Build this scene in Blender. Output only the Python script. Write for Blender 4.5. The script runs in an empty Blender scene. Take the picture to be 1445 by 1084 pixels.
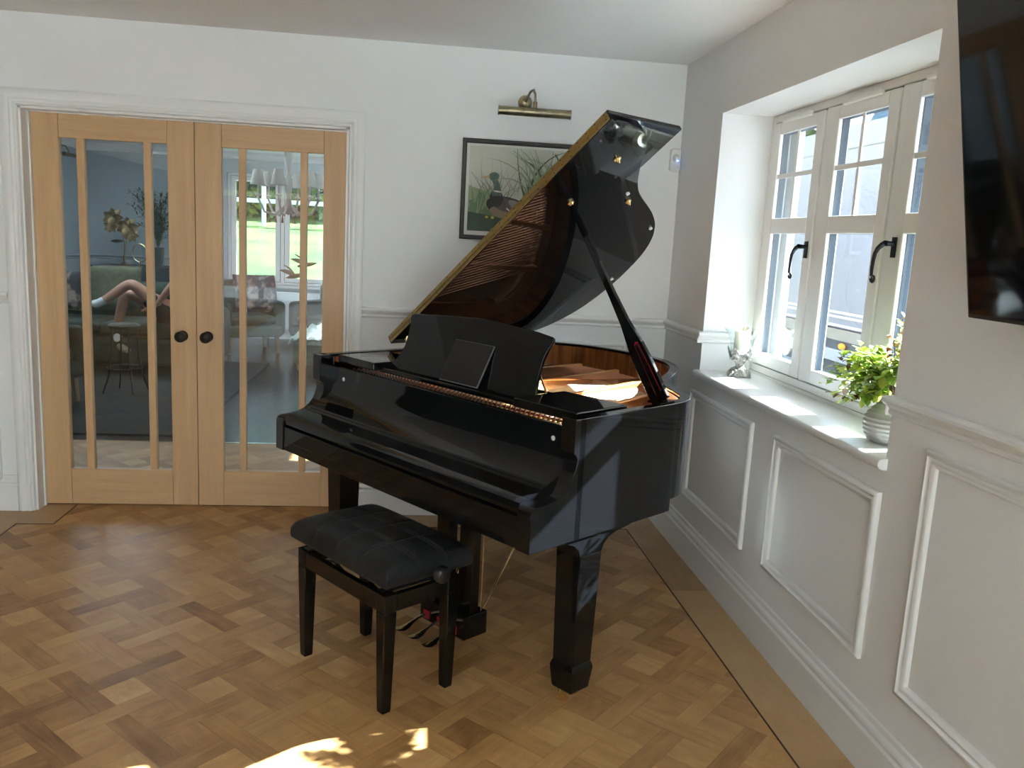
import bpy, bmesh, math, random
from mathutils import Vector, Matrix
R = math.radians
rnd = random.Random(7)
SC = bpy.context.scene
COL = SC.collection

# ------------------------------------------------------------------ materials
MATS = {}
def mat(name, color=(.8, .8, .8), rough=.5, metal=0., spec=.5, coat=0., coat_rough=.03, emit=None, estr=0., sub=0., sheen=0., trans=0., ior=1.5):
    if name in MATS: return MATS[name]
    m = bpy.data.materials.new(name); m.use_nodes = True
    b = m.node_tree.nodes['Principled BSDF']
    b.inputs['Base Color'].default_value = (*color, 1)
    b.inputs['Roughness'].default_value = rough
    b.inputs['Metallic'].default_value = metal
    b.inputs['Specular IOR Level'].default_value = spec
    b.inputs['Coat Weight'].default_value = coat
    b.inputs['Coat Roughness'].default_value = coat_rough
    b.inputs['IOR'].default_value = ior
    b.inputs['Transmission Weight'].default_value = trans
    if sheen: b.inputs['Sheen Weight'].default_value = sheen
    if sub:
        b.inputs['Subsurface Weight'].default_value = sub
        b.inputs['Subsurface Radius'].default_value = (.02, .012, .006)
    if emit:
        b.inputs['Emission Color'].default_value = (*emit, 1)
        b.inputs['Emission Strength'].default_value = estr
    MATS[name] = m
    return m
def nodes(m):
    nt = m.node_tree
    return nt, nt.nodes, nt.links, nt.nodes['Principled BSDF']
def add_noise_color(m, c1, c2, scale=8, stretch=(1, 1, 1), detail=4, bump=0., coord='Object', distort=0., bumpscale=None, lo=.35, hi=.65):
    nt, N, L, b = nodes(m)
    tc = N.new('ShaderNodeTexCoord'); mp = N.new('ShaderNodeMapping'); mp.inputs['Scale'].default_value = stretch
    nz = N.new('ShaderNodeTexNoise'); nz.inputs['Scale'].default_value = scale; nz.inputs['Detail'].default_value = detail
    nz.inputs['Distortion'].default_value = distort
    cr = N.new('ShaderNodeValToRGB')
    cr.color_ramp.elements[0].position = lo; cr.color_ramp.elements[0].color = (*c1, 1)
    cr.color_ramp.elements[1].position = hi; cr.color_ramp.elements[1].color = (*c2, 1)
    L.new(tc.outputs[coord], mp.inputs['Vector']); L.new(mp.outputs['Vector'], nz.inputs['Vector'])
    L.new(nz.outputs['Fac'], cr.inputs['Fac']); L.new(cr.outputs['Color'], b.inputs['Base Color'])
    if bump:
        bp = N.new('ShaderNodeBump'); bp.inputs['Strength'].default_value = bump; bp.inputs['Distance'].default_value = .01
        if bumpscale:
            n2 = N.new('ShaderNodeTexNoise'); n2.inputs['Scale'].default_value = bumpscale; n2.inputs['Detail'].default_value = 6
            L.new(mp.outputs['Vector'], n2.inputs['Vector']); L.new(n2.outputs['Fac'], bp.inputs['Height'])
        else: L.new(nz.outputs['Fac'], bp.inputs['Height'])
        L.new(bp.outputs['Normal'], b.inputs['Normal'])
    return m
def thin_glass(name, tint=(.97, .99, .98), ior=1.5):
    m = bpy.data.materials.new(name); m.use_nodes = True
    nt = m.node_tree; N = nt.nodes; L = nt.links
    N.remove(N['Principled BSDF']); out = N['Material Output']
    t = N.new('ShaderNodeBsdfTransparent'); t.inputs['Color'].default_value = (*tint, 1)
    g = N.new('ShaderNodeBsdfGlossy'); g.inputs['Roughness'].default_value = 0.0
    lw = N.new('ShaderNodeLayerWeight'); lw.inputs['Blend'].default_value = .5
    pw = N.new('ShaderNodeMath'); pw.operation = 'POWER'; pw.inputs[1].default_value = 5
    f = N.new('ShaderNodeMath'); f.operation = 'MULTIPLY_ADD'; f0 = ((ior-1)/(ior+1))**2; f.inputs[1].default_value = 1-f0; f.inputs[2].default_value = f0
    L.new(lw.outputs['Facing'], pw.inputs[0]); L.new(pw.outputs[0], f.inputs[0])
    mx = N.new('ShaderNodeMixShader')
    L.new(f.outputs[0], mx.inputs[0]); L.new(t.outputs[0], mx.inputs[1]); L.new(g.outputs[0], mx.inputs[2]); L.new(mx.outputs[0], out.inputs['Surface'])
    MATS[name] = m; return m

PAINT = add_noise_color(mat('wall_paint', rough=.75, spec=.3), (.755, .755, .75), (.78, .78, .775), scale=1.5, bump=.02, bumpscale=180)
CEIL = add_noise_color(mat('ceiling_paint', rough=.85, spec=.2), (.85, .845, .84), (.87, .865, .86), scale=1.2)
TRIM = mat('satin_woodwork', (.76, .76, .75), rough=.32, spec=.45)
UPVC = mat('cream_window_frame', (.80, .79, .76), rough=.28, spec=.5)
UPVCDARK = mat('window_outer_grey', (.035, .055, .08), rough=.5)
GLASS = thin_glass('window_glass')
DGLASS = thin_glass('door_glass', (.93, .95, .95))
BLACK = mat('black_piano_lacquer', (.004, .0042, .005), rough=.03, spec=.33)
BLACKS = mat('black_bench_lacquer', (.005, .0045, .004), rough=.12, spec=.35)
BRASS = mat('polished_brass', (.86, .68, .36), rough=.18, metal=1)
HINGE = mat('satin_brass', (.50, .38, .16), rough=.33, metal=1)
ABRASS = add_noise_color(mat('antique_brass', rough=.35, metal=1), (.30, .25, .15), (.42, .36, .24), scale=30)
CHROME = mat('bright_steel', (.75, .75, .74), rough=.15, metal=1)
PLATE = mat('bronze_iron_plate', (.70, .33, .10), rough=.34, metal=.6)
STRING = mat('steel_string', (.42, .33, .25), rough=.3, metal=1)
COPPER = mat('copper_string', (.72, .34, .18), rough=.25, metal=1)
REDFELT = mat('red_felt', (.22, .008, .014), rough=.95, spec=.1)
WHITEFELT = mat('white_felt', (.7, .68, .62), rough=.95, spec=.1)
RUBBER = mat('pale_rubber', (.55, .55, .56), rough=.5)
VENEER = add_noise_color(mat('rim_veneer', rough=.12, coat=.5), (.10, .030, .010), (.30, .105, .030), scale=3, stretch=(14, 14, .8), detail=5, lo=.3, hi=.7)
SOUND = add_noise_color(mat('soundboard_spruce', rough=.25, coat=.4), (.55, .30, .12), (.66, .40, .18), scale=5, stretch=(20, 1, 1), detail=3)
MAPLE = mat('bridge_maple', (.62, .38, .17), rough=.4)
LEATHER = add_noise_color(mat('black_leather', rough=.42, spec=.3), (.008, .009, .011), (.013, .014, .016), scale=60, bump=.12, bumpscale=220)
THREAD = mat('grey_thread', (.03, .03, .033), rough=.7)
PLASTIC = mat('black_plastic', (.012, .012, .013), rough=.42)
def oak():
    m = mat('oak_veneer', rough=.42, spec=.4); nt, N, L, b = nodes(m)
    tc = N.new('ShaderNodeTexCoord'); mp = N.new('ShaderNodeMapping'); mp.inputs['Scale'].default_value = (9, 9, .55)
    nz = N.new('ShaderNodeTexNoise'); nz.inputs['Scale'].default_value = 2.2; nz.inputs['Detail'].default_value = 6; nz.inputs['Distortion'].default_value = .8
    mp2 = N.new('ShaderNodeMapping'); mp2.inputs['Scale'].default_value = (160, 160, 5)
    n2 = N.new('ShaderNodeTexNoise'); n2.inputs['Scale'].default_value = 1.5; n2.inputs['Detail'].default_value = 3
    cr = N.new('ShaderNodeValToRGB'); cr.color_ramp.elements[0].position = .25; cr.color_ramp.elements[0].color = (.56, .345, .175, 1)
    cr.color_ramp.elements[1].position = .75; cr.color_ramp.elements[1].color = (.67, .43, .225, 1)
    mx = N.new('ShaderNodeMix'); mx.data_type = 'RGBA'; mx.blend_type = 'MULTIPLY'; mx.inputs[0].default_value = .22
    L.new(tc.outputs['Object'], mp.inputs[0]); L.new(mp.outputs[0], nz.inputs['Vector']); L.new(nz.outputs['Fac'], cr.inputs[0])
    L.new(tc.outputs['Object'], mp2.inputs[0]); L.new(mp2.outputs[0], n2.inputs['Vector'])
    L.new(cr.outputs[0], mx.inputs[6]); L.new(n2.outputs['Fac'], mx.inputs[7]); L.new(mx.outputs[2], b.inputs['Base Color'])
    return m
OAK = oak()
def floor_mat(name, cols, rough, bright=1.):
    m = mat(name, rough=rough, spec=.35); nt, N, L, b = nodes(m)
    uv = N.new('ShaderNodeUVMap'); uv.uv_map = 'UVMap'
    at = N.new('ShaderNodeAttribute'); at.attribute_name = 'tone'
    mp = N.new('ShaderNodeMapping'); mp.inputs['Scale'].default_value = (3.2, 26, 1)
    nz = N.new('ShaderNodeTexNoise'); nz.inputs['Scale'].default_value = 1.0; nz.inputs['Detail'].default_value = 7; nz.inputs['Distortion'].default_value = 1.6; nz.inputs['Roughness'].default_value = .62
    mpb = N.new('ShaderNodeMapping'); mpb.inputs['Scale'].default_value = (7, 7, 1)
    nb = N.new('ShaderNodeTexNoise'); nb.inputs['Scale'].default_value = 1.; nb.inputs['Detail'].default_value = 3
    cr = N.new('ShaderNodeValToRGB'); e = cr.color_ramp.elements
    while len(e) < len(cols): e.new(.5)
    for i, c in enumerate(cols):
        e[i].position = i / (len(cols) - 1); e[i].color = (*[v * bright for v in c], 1)
    a = N.new('ShaderNodeMath'); a.operation = 'MULTIPLY_ADD'; a.inputs[1].default_value = .62; a.inputs[2].default_value = -.31
    a3 = N.new('ShaderNodeMath'); a3.operation = 'MULTIPLY_ADD'; a3.inputs[1].default_value = .5; a3.inputs[2].default_value = -.25
    s = N.new('ShaderNodeMath'); s.operation = 'ADD'; s2 = N.new('ShaderNodeMath'); s2.operation = 'ADD'; s2.use_clamp = True
    for src, dst in ((mp, nz), (mpb, nb)):
        L.new(uv.outputs[0], src.inputs[0]); L.new(src.outputs[0], dst.inputs['Vector'])
    L.new(nz.outputs['Fac'], a.inputs[0]); L.new(nb.outputs['Fac'], a3.inputs[0])
    L.new(a.outputs[0], s.inputs[0]); L.new(a3.outputs[0], s.inputs[1]); L.new(s.outputs[0], s2.inputs[0]); L.new(at.outputs['Fac'], s2.inputs[1])
    L.new(s2.outputs[0], cr.inputs[0]); L.new(cr.outputs[0], b.inputs['Base Color'])
    rr = N.new('ShaderNodeMath'); rr.operation = 'MULTIPLY_ADD'; rr.inputs[1].default_value = .16; rr.inputs[2].default_value = rough - .06
    L.new(nz.outputs['Fac'], rr.inputs[0]); L.new(rr.outputs[0], b.inputs['Roughness'])
    bp = N.new('ShaderNodeBump'); bp.inputs['Strength'].default_value = .09; bp.inputs['Distance'].default_value = .004
    L.new(nz.outputs['Fac'], bp.inputs['Height']); L.new(bp.outputs[0], b.inputs['Normal'])
    return m
WOODC = [(.14, .060, .022), (.30, .148, .052), (.44, .238, .088), (.55, .325, .130), (.68, .455, .215)]
FLOORM = floor_mat('parquet_oak', WOODC, .42)
BOARDM = floor_mat('border_board_oak', [(.28, .165, .075), (.44, .275, .13), (.54, .36, .18)], .36)
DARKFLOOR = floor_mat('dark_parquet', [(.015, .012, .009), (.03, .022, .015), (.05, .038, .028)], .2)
FLOORGAP = mat('dark_joint', (.07, .038, .02), rough=.7)

# ------------------------------------------------------------------ geometry helpers
def obj_from(name, verts, faces, mats, parent=None, midx=None, smooth=False, bevel=0., seg=2, angle=40, sub=0):
    me = bpy.data.meshes.new(name); me.from_pydata([tuple(v) for v in verts], [], faces); me.update()
    if not isinstance(mats, (list, tuple)): mats = [mats]
    for m in mats: me.materials.append(m)
    if midx: me.polygons.foreach_set('material_index', midx)
    o = bpy.data.objects.new(name, me); COL.objects.link(o)
    if parent: o.parent = parent
    if bevel:
        b = o.modifiers.new('bevel', 'BEVEL'); b.width = bevel; b.segments = seg; b.limit_method = 'ANGLE'; b.angle_limit = R(35)
        b.harden_normals = True
        smooth = True
    if sub:
        s = o.modifiers.new('sub', 'SUBSURF'); s.levels = sub; s.render_levels = sub; smooth = True
    if smooth:
        me.polygons.foreach_set('use_smooth', [True] * len(me.polygons))
        if not sub: 
            me.set_sharp_from_angle(angle=R(angle))
    return o
class MB:
    def __init__(s): s.v = []; s.f = []; s.m = []
    def add(s, vs, fs, mi=0):
        o = len(s.v); s.v += [Vector(v) for v in vs]; s.f += [tuple(i + o for i in f) for f in fs]; s.m += [mi] * len(fs); return s
    def box(s, a, b, mi=0, M=None):
        x0, y0, z0 = [min(a[i], b[i]) for i in range(3)]; x1, y1, z1 = [max(a[i], b[i]) for i in range(3)]
        vs = [Vector(v) for v in [(x0,y0,z0),(x1,y0,z0),(x1,y1,z0),(x0,y1,z0),(x0,y0,z1),(x1,y0,z1),(x1,y1,z1),(x0,y1,z1)]]
        if M: vs = [M @ v for v in vs]
        return s.add(vs, [(0,3,2,1),(4,5,6,7),(0,1,5,4),(1,2,6,5),(2,3,7,6),(3,0,4,7)], mi)
    def frustum(s, c0, a0, c1, a1, mi=0):     # square bars: centre and half sizes at both ends, along z
        vs = []
        for c, a in ((c0, a0), (c1, a1)):
            for sx, sy in ((-1,-1),(1,-1),(1,1),(-1,1)): vs.append((c[0]+sx*a[0], c[1]+sy*a[1], c[2]))
        return s.add(vs, [(0,3,2,1),(4,5,6,7),(0,1,5,4),(1,2,6,5),(2,3,7,6),(3,0,4,7)], mi)
    def stack(s, rings, mi=0):                # rings of equal length, capped
        n = len(rings[0]); vs = [v for r in rings for v in r]; fs = []
        for k in range(len(rings) - 1):
            for i in range(n):
                j = (i + 1) % n; fs.append((k*n+i, k*n+j, (k+1)*n+j, (k+1)*n+i))
        fs.append(tuple(reversed(range(n)))); fs.append(tuple((len(rings)-1)*n + i for i in range(n)))
        return s.add(vs, fs, mi)
    def prism(s, pts, f0, f1, mi=0):          # pts 2D, f0/f1 map 2D -> 3D
        return s.stack([[f0(p) for p in pts], [f1(p) for p in pts]], mi)
    def tube(s, pts, r, n=10, mi=0, closed=False):
        pts = [Vector(p) for p in pts]; k = len(pts)
        if not isinstance(r, (list, tuple)): r = [r] * k
        rings = []; up = None
        for i, p in enumerate(pts):
            if closed: t = pts[(i+1) % k] - pts[i-1]
            else: t = pts[min(i+1, k-1)] - pts[max(i-1, 0)]
            t.normalize()
            if up is None: up = Vector((0,0,1)) if abs(t.z) < .9 else Vector((1,0,0))
            a = up - t * up.dot(t)
            if a.length < 1e-5: a = t.orthogonal()
            a.normalize(); up = a; b = t.cross(a)
            rings.append([p + (a*math.cos(2*math.pi*q/n) + b*math.sin(2*math.pi*q/n)) * r[i] for q in range(n)])
        if closed:
            vs = [v for rr in rings for v in rr]; fs = []
            for i in range(k):
                for q in range(n):
                    j = (i+1) % k; w = (q+1) % n; fs.append((i*n+q, i*n+w, j*n+w, j*n+q))
            return s.add(vs, fs, mi)
        return s.stack(rings, mi)
    def lathe(s, prof, c=(0,0,0), n=32, mi=0, M=None, rim=None):   # prof (r,z); rim(angle,r,z)->(r,z)
        vs = []; fs = []; k = len(prof)
        for i, (r, z) in enumerate(prof):
            for q in range(n):
                a = 2*math.pi*q/n; rr, zz = (r, z) if rim is None else rim(a, r, z, i)
                v = Vector((rr*math.cos(a), rr*math.sin(a), zz))
                vs.append((M @ v if M else v) + Vector(c))
        for i in range(k-1):
            for q in range(n):
                w = (q+1) % n; fs.append((i*n+q, i*n+w, (i+1)*n+w, (i+1)*n+q))
        if prof[0][0] > 0: fs.append(tuple(reversed(range(n))))
        if prof[-1][0] > 0: fs.append(tuple((k-1)*n+q for q in range(n)))
        return s.add(vs, fs, mi)
    def grid(s, nu, nv, fn, mi=0, close_u=False):
        vs = [fn(i/(nu if close_u else nu-1), j/(nv-1)) for i in range(nu) for j in range(nv)]; fs = []
        for i in range(nu if close_u else nu-1):
            for j in range(nv-1):
                a = i*nv+j; b = ((i+1) % nu)*nv+j; fs.append((a, b, b+1, a+1))
        return s.add(vs, fs, mi)
    def build(s, name, mats, parent=None, **k):
        o = obj_from(name, s.v, s.f, mats, parent, midx=s.m, **k)
        if k.get('recalc', False): pass
        return o
def fixn(o):
    bm = bmesh.new(); bm.from_mesh(o.data); bmesh.ops.recalc_face_normals(bm, faces=bm.faces); bm.to_mesh(o.data); bm.free(); return o
def tag(o, label=None, cat=None, group=None, kind=None):
    if label: o['label'] = label
    if cat: o['category'] = cat
    if group: o['group'] = group
    if kind: o['kind'] = kind
    return o
def struct(o): o['kind'] = 'structure'; return o
def thing(name, label, cat, loc=(0,0,0), rz=0., group=None):
    o = bpy.data.objects.new(name, None); COL.objects.link(o); o.empty_display_size = .1
    o.location = loc; o.rotation_euler = (0, 0, rz); return tag(o, label, cat, group)
def copy_tree(o, parent=None):
    c = o.copy(); COL.objects.link(c); c.parent = parent
    for ch in [x for x in COL.objects if x.parent == o]: copy_tree(ch, c)
    return c
def frame_ring(mb, rect, prof, f, mi=0):
    # rect (u0,v0,u1,v1) outer edge, prof [(inset, height)], f(u,v,h)->3D ; closed mitred moulding
    u0, v0, u1, v1 = rect; rings = []
    for d, h in prof: rings.append([f(u0+d, v0+d, h), f(u1-d, v0+d, h), f(u1-d, v1-d, h), f(u0+d, v1-d, h)])
    vs = [v for r in rings for v in r]; fs = []; k = len(rings)
    for i in range(k-1):
        for q in range(4):
            w = (q+1) % 4; fs.append((i*4+q, i*4+w, (i+1)*4+w, (i+1)*4+q))
    mb.add(vs, fs, mi); return mb
def spline(pts, n=8):
    out = []; P = [Vector((p[0], p[1])) for p in pts]
    for i in range(len(P)-1):
        p0 = P[max(i-1,0)]; p1 = P[i]; p2 = P[i+1]; p3 = P[min(i+2, len(P)-1)]
        for t in range(n):
            t = t/n
            out.append(.5*((2*p1)+(-p0+p2)*t+(2*p0-5*p1+4*p2-p3)*t*t+(-p0+3*p1-3*p2+p3)*t**3))
    out.append(P[-1]); return out
def offset2(pts, d):
    out = []
    for i, p in enumerate(pts):
        t = pts[min(i+1, len(pts)-1)] - pts[max(i-1, 0)]; t.normalize()
        out.append(p + Vector((-t.y, t.x)) * d)
    return out

# ------------------------------------------------------------------ room shell
H = 2.42
XL, YF = -6.0, -12.4          # left wall and the wall behind the camera
def wall_with_holes(name, axis, pos, thick, a0, a1, z0, z1, holes, m=PAINT):
    # axis 'y': wall lies along x at y=pos..pos+thick ; axis 'x': along y at x=pos..pos+thick
    mb = MB(); As = sorted({a0, a1, *[h[0] for h in holes], *[h[1] for h in holes]}); Zs = sorted({z0, z1, *[h[2] for h in holes], *[h[3] for h in holes]})
    inh = lambda a, z: any(h[0] < a < h[1] and h[2] < z < h[3] for h in holes)
    nA, nZ = len(As)-1, len(Zs)-1
    solid = [[not inh((As[i]+As[i+1])/2, (Zs[j]+Zs[j+1])/2) for j in range(nZ)] for i in range(nA)]
    def P(a, t, z): return (a, pos+t, z) if axis == 'y' else (pos+t, a, z)
    idx = {}
    vs = []; fs = []
    def V(i, k, j):
        if (i,k,j) not in idx: idx[(i,k,j)] = len(vs); vs.append(P(As[i], k*thick, Zs[j]))
        return idx[(i,k,j)]
    S = lambda i, j: 0 <= i < nA and 0 <= j < nZ and solid[i][j]
    for i in range(nA):
        for j in range(nZ):
            if not S(i, j): continue
            fs.append((V(i,0,j), V(i+1,0,j), V(i+1,0,j+1), V(i,0,j+1))); fs.append((V(i,1,j), V(i,1,j+1), V(i+1,1,j+1), V(i+1,1,j)))
            if not S(i-1,j): fs.append((V(i,0,j), V(i,0,j+1), V(i,1,j+1), V(i,1,j)))
            if not S(i+1,j): fs.append((V(i+1,0,j), V(i+1,1,j), V(i+1,1,j+1), V(i+1,0,j+1)))
            if not S(i,j-1): fs.append((V(i,0,j), V(i,1,j), V(i+1,1,j), V(i+1,0,j)))
            if not S(i,j+1): fs.append((V(i,0,j+1), V(i+1,0,j+1), V(i+1,1,j+1), V(i,1,j+1)))
    o = struct(fixn(obj_from(name, vs, fs, m))); return o
DX0, DX1, DZ = -3.247, -1.700, 1.998           # door opening
WY0, WY1, WZ0, WZ1 = -2.182, -.579, .90, 2.105  # window opening
OUT = .40
wall_with_holes('wall_back', 'y', 0, .14, XL, 0, 0, H, [(DX0, DX1, 0, DZ)])
wall_with_holes('wall_right', 'x', 0, OUT, YF-.3, 7.5, 0, H, [(-12.3, -6.4, 0, 2.35), (WY0, WY1, WZ0, WZ1), (1.3, 1.62, 1.35, 1.85), (2.2, 3.6, .9, 1.7), (5.0, 5.5, .7, 2.1), (6.1, 6.7, .3, 2.1)])
wall_with_holes('wall_left', 'x', XL-.3, .3, YF-.3, .14, 0, H, [], mat('deep_green_paint', (.05, .065, .06), rough=.8))
wall_with_holes('wall_front', 'y', YF-.3, .3, XL, 0, 0, H, [(-5.4, -3.2, .0, 2.2)])
SKY = [(-3.9, -2.6), (-1.9, -.6)]; SY0, SY1 = -9.1, -5.4     # bounds of made-up roof lights behind the viewer, not built
HOLES = [(-2.6, -1.2, 4.0, 6.2), (-4.9, -3.6, 2.8, 5.4)]  # roof openings added to brighten the far room
cm = MB(); xs = sorted({XL-.3, OUT, *[h[0] for h in HOLES], *[h[1] for h in HOLES]}); ys = sorted({YF-.3, 7.5, *[h[2] for h in HOLES], *[h[3] for h in HOLES]})
for i in range(len(xs)-1):
    run = None
    for j in range(len(ys)-1):
        mx_, my_ = (xs[i]+xs[i+1])/2, (ys[j]+ys[j+1])/2
        if any(h[0] < mx_ < h[1] and h[2] < my_ < h[3] for h in HOLES): continue
        cm.box((xs[i], ys[j], H), (xs[i+1], ys[j+1], H+.15))
o = cm.build('ceiling', CEIL)
for x0, x1, SY0, SY1 in HOLES:
    sm = MB(); sm.box((x0-.05, SY0-.05, H+.15), (x0, SY1+.05, H+1.1)); sm.box((x1, SY0-.05, H+.15), (x1+.05, SY1+.05, H+1.1)); sm.box((x0, SY0-.05, H+.15), (x1, SY0, H+1.1)); sm.box((x0, SY1, H+.15), (x1, SY1+.05, H+1.1))
    struct(sm.build('added_light_shaft', CEIL))  # open shaft added above each roof opening to bring daylight down
o['kind'] = 'structure'
struct(MB().box((XL-.3, YF-.3, -.12), (OUT, 7.5, -.002)).build('floor_base', FLOORGAP))

# parquet: mansion weave laid at 45 degrees
def parquet(name, m, x0, x1, y0, y1, z=.0):
    p, w = .191, .07; sq = p - w; g = .0003; c = math.sqrt(.5)
    A0, B0 = -1.599, -1.097
    vs = []; fs = []; uvs = []; tone = []
    def quad(a0, a1, b0, b1, along_a, t, squ=False):
        pts = [(a0+g, b0+g), (a1-g, b0+g), (a1-g, b1-g), (a0+g, b1-g)]
        W = [((a-b)*c, (a+b)*c) for a, b in pts]
        if max(q[0] for q in W) < x0 or min(q[0] for q in W) > x1 or max(q[1] for q in W) < y0 or min(q[1] for q in W) > y1: return
        # clip to the room rectangle
        poly = [(W[i], pts[i]) for i in range(4)]
        for ax, lim, sg in ((0, x0, 1), (0, x1, -1), (1, y0, 1), (1, y1, -1)):
            new = []
            for i in range(len(poly)):
                P, Q = poly[i], poly[(i+1) % len(poly)]
                dp = (P[0][ax]-lim)*sg; dq = (Q[0][ax]-lim)*sg
                if dp >= 0: new.append(P)
                if dp*dq < 0:
                    t_ = dp/(dp-dq); new.append((tuple(P[0][k]+(Q[0][k]-P[0][k])*t_ for k in (0,1)), tuple(P[1][k]+(Q[1][k]-P[1][k])*t_ for k in (0,1))))
            poly = new
            if len(poly) < 3: return
        o = len(vs); ou, ov = rnd.uniform(0, 50), rnd.uniform(0, 50); dz = rnd.uniform(-.00025, .00025)
        ang = rnd.choice([0, math.pi/2]) if squ else 0
        for Wp, (a, b) in poly:
            vs.append((Wp[0], Wp[1], z+dz))
            u, v = (a, b) if along_a else (b, a)
            if squ: u, v = u*math.cos(ang)-v*math.sin(ang), u*math.sin(ang)+v*math.cos(ang); u *= 1.4; v *= .7
            uvs.append((u+ou, v+ov))
        fs.append(tuple(range(o, o+len(poly)))); tone.append(t)
    n = 80
    for i in range(-n, n):
        for j in range(-n, n):
            a, b = A0+i*p, B0+j*p
            X, Y = (a-b)*c, (a+b)*c
            if X < x0-.5 or X > x1+.5 or Y < y0-.5 or Y > y1+.5: continue
            t = min(.8, max(.26, rnd.gauss(.46, .12)))
            if (i+j) % 2 == 0: quad(a-w/2-sq, a+w/2+sq, b-w/2, b+w/2, True, t)
            else: quad(a-w/2, a+w/2, b-w/2-sq, b+w/2+sq, False, t)
            t = min(.95, max(.2, rnd.gauss(.55, .125)))
            quad(a+w/2, a+w/2+sq, b+w/2, b+w/2+sq, rnd.random() < .5, t, True)
    o = obj_from(name, vs, fs, m)
    uvl = o.data.uv_layers.new(name='UVMap'); uvl.data.foreach_set('uv', [k for l in o.data.loops for k in uvs[l.vertex_index]])
    at = o.data.attributes.new('tone', 'FLOAT', 'FACE'); at.data.foreach_set('value', tone)
    return struct(fixn(o))
parquet('floor', FLOORM, XL, -.022, YF, 1.45)
parquet('floor_far_room', DARKFLOOR, -5.6, 0, 1.47, 7.2)
def boards(name, rects, z=.0012, m=BOARDM):
    vs = []; fs = []; uvs = []; tone = []
    for q in rects:
        o = len(vs); ou = rnd.uniform(0, 40); along_y = q[4]; ins = [Vector(p) for p in q[:4]]
        for P in ins:
            vs.append((P.x, P.y, z)); u, v = (P.y, P.x) if along_y else (P.x, P.y); uvs.append((u*.8+ou, v*.6+ou))
        fs.append((o, o+1, o+2, o+3)); tone.append(q[5] if len(q) > 5 else rnd.uniform(.35, .65))
    o = obj_from(name, vs, fs, m); uvl = o.data.uv_layers.new(name='UVMap')
    uvl.data.foreach_set('uv', [k for l in o.data.loops for k in uvs[l.vertex_index]])
    at = o.data.attributes.new('tone', 'FLOAT', 'FACE'); at.data.foreach_set('value', tone)
    return struct(fixn(o))
bx = -.188
rb = []
for y0_, y1_, t in ((-1.0, -.188, .28), (-2.22, -1.003, .62), (-3.4, -2.223, .5), (-4.6, -3.403, .45), (-5.8, -4.603, .6), (-12.4, -5.803, .5)):
    rb.append([(bx, y0_), (-.02, y0_), (-.02, y1_ if y1_ < -.2 else -.02), (bx, y1_ if y1_ < -.2 else -.21), True, t])
boards('trim_1', rb)                                                  # border along the window wall
boards('trim_2', [[(-1.79, 0), (-1.84, .09), (-1.80, .088), (-1.70, -.02), False, .5],
                  [(-1.70, -.208), (-.19, -.208), (-.02, -.022), (-1.70, -.022), False, .45],
                  [(-3.25, -.208), (-3.085, -.208), (-3.085, .088), (-3.25, .088), False, .45],
                  [(-4.6, -.385), (-3.255, -.385), (-3.255, -.022), (-4.6, -.022), False, .5],
                  [(-6.0, -.385), (-4.603, -.385), (-4.603, -.022), (-6.0, -.022), False, .6]])
dl = MB()
dl.box((bx-.007, -12.4, .0), (bx-.001, -.208, .0016)); dl.box((-1.70, -.216, 0), (bx, -.209, .0016)); dl.box((-3.25, -.216, 0), (-3.085, -.209, .0016))
dl.box((-3.084, -.21, 0), (-3.078, .088, .0016)); dl.box((-6, -.393, 0), (-3.25, -.386, .0016)); dl.box((-1.706, -.216, 0), (-1.70, -.02, .0016))
dl.box((-3.256, -.39, 0), (-3.25, -.21, .0016))
struct(dl.build('trim_3', FLOORGAP))

# extruded mouldings
def extr(name, prof, a0, a1, f, m=TRIM):
    # prof [(depth, z)], closed against wall; f(a, depth, z)
    mb = MB(); mb.prism(prof, lambda p: f(a0, p[0], p[1]), lambda p: f(a1, p[0], p[1])); return struct(fixn(mb.build(name, m)))
SK = [(0,0),(.02,0),(.02,.128),(.014,.136),(.014,.143),(.019,.150),(.017,.160),(.009,.168),(.007,.182),(0,.186)]
DADO = [(0,1.058),(.007,1.060),(.012,1.064),(.013,1.070),(.010,1.075),(.012,1.080),(.018,1.086),(.026,1.092),(.030,1.100),(.028,1.108),(.020,1.113),(0,1.115)]
fb = lambda a, d, z: (a, -d, z)
fr = lambda a, d, z: (-d, a, z)
extr('baseboard_back', SK, -1.621, 0, fb); extr('baseboard_back_left', SK, XL, -3.325, fb)
extr('baseboard_right', SK, YF, 0, fr)
extr('trim_4', DADO, -1.621, 0, fb); extr('trim_5', DADO, XL, -3.325, fb)
extr('trim_6', DADO, WY1, 0, fr)
extr('trim_7', DADO, YF, WY0+.012, fr)
extr('trim_8', [(d, z) for d, z in DADO], -.028, .235, lambda a, d, z: (a, WY1-d, z))   # return into the window reveal
extr('trim_9', [(d*.9, z) for d, z in DADO], -.02, .235, lambda a, d, z: (a, WY0+d*.45, z))
# wall panel mouldings
PM = [(0,0),(0,.010),(.006,.017),(.014,.017),(.019,.010),(.024,.009),(.030,.013),(.036,.011),(.041,.005),(.045,0)]
k_ = [10]
def panel(rect, f):
    mb = MB(); frame_ring(mb, rect, PM, f); o = struct(fixn(mb.build('trim_%d' % k_[0], TRIM, smooth=True, angle=50))); k_[0] += 1
fR = lambda u, v, h: (-h, u, v)
fB = lambda u, v, h: (u, -h, v)
panel((-1.262, .296, -.512, .826), fR)
panel((-2.186, .309, -1.47, .828), fR)
panel((-3.75, .309, -2.378, 1.008), fR)
panel((-5.4, .309, -4.0, 1.008), fR)
panel((-1.40, .30, -.215, .975), fB)
panel((-4.6, .125, -3.40, .975), fB)
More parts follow.
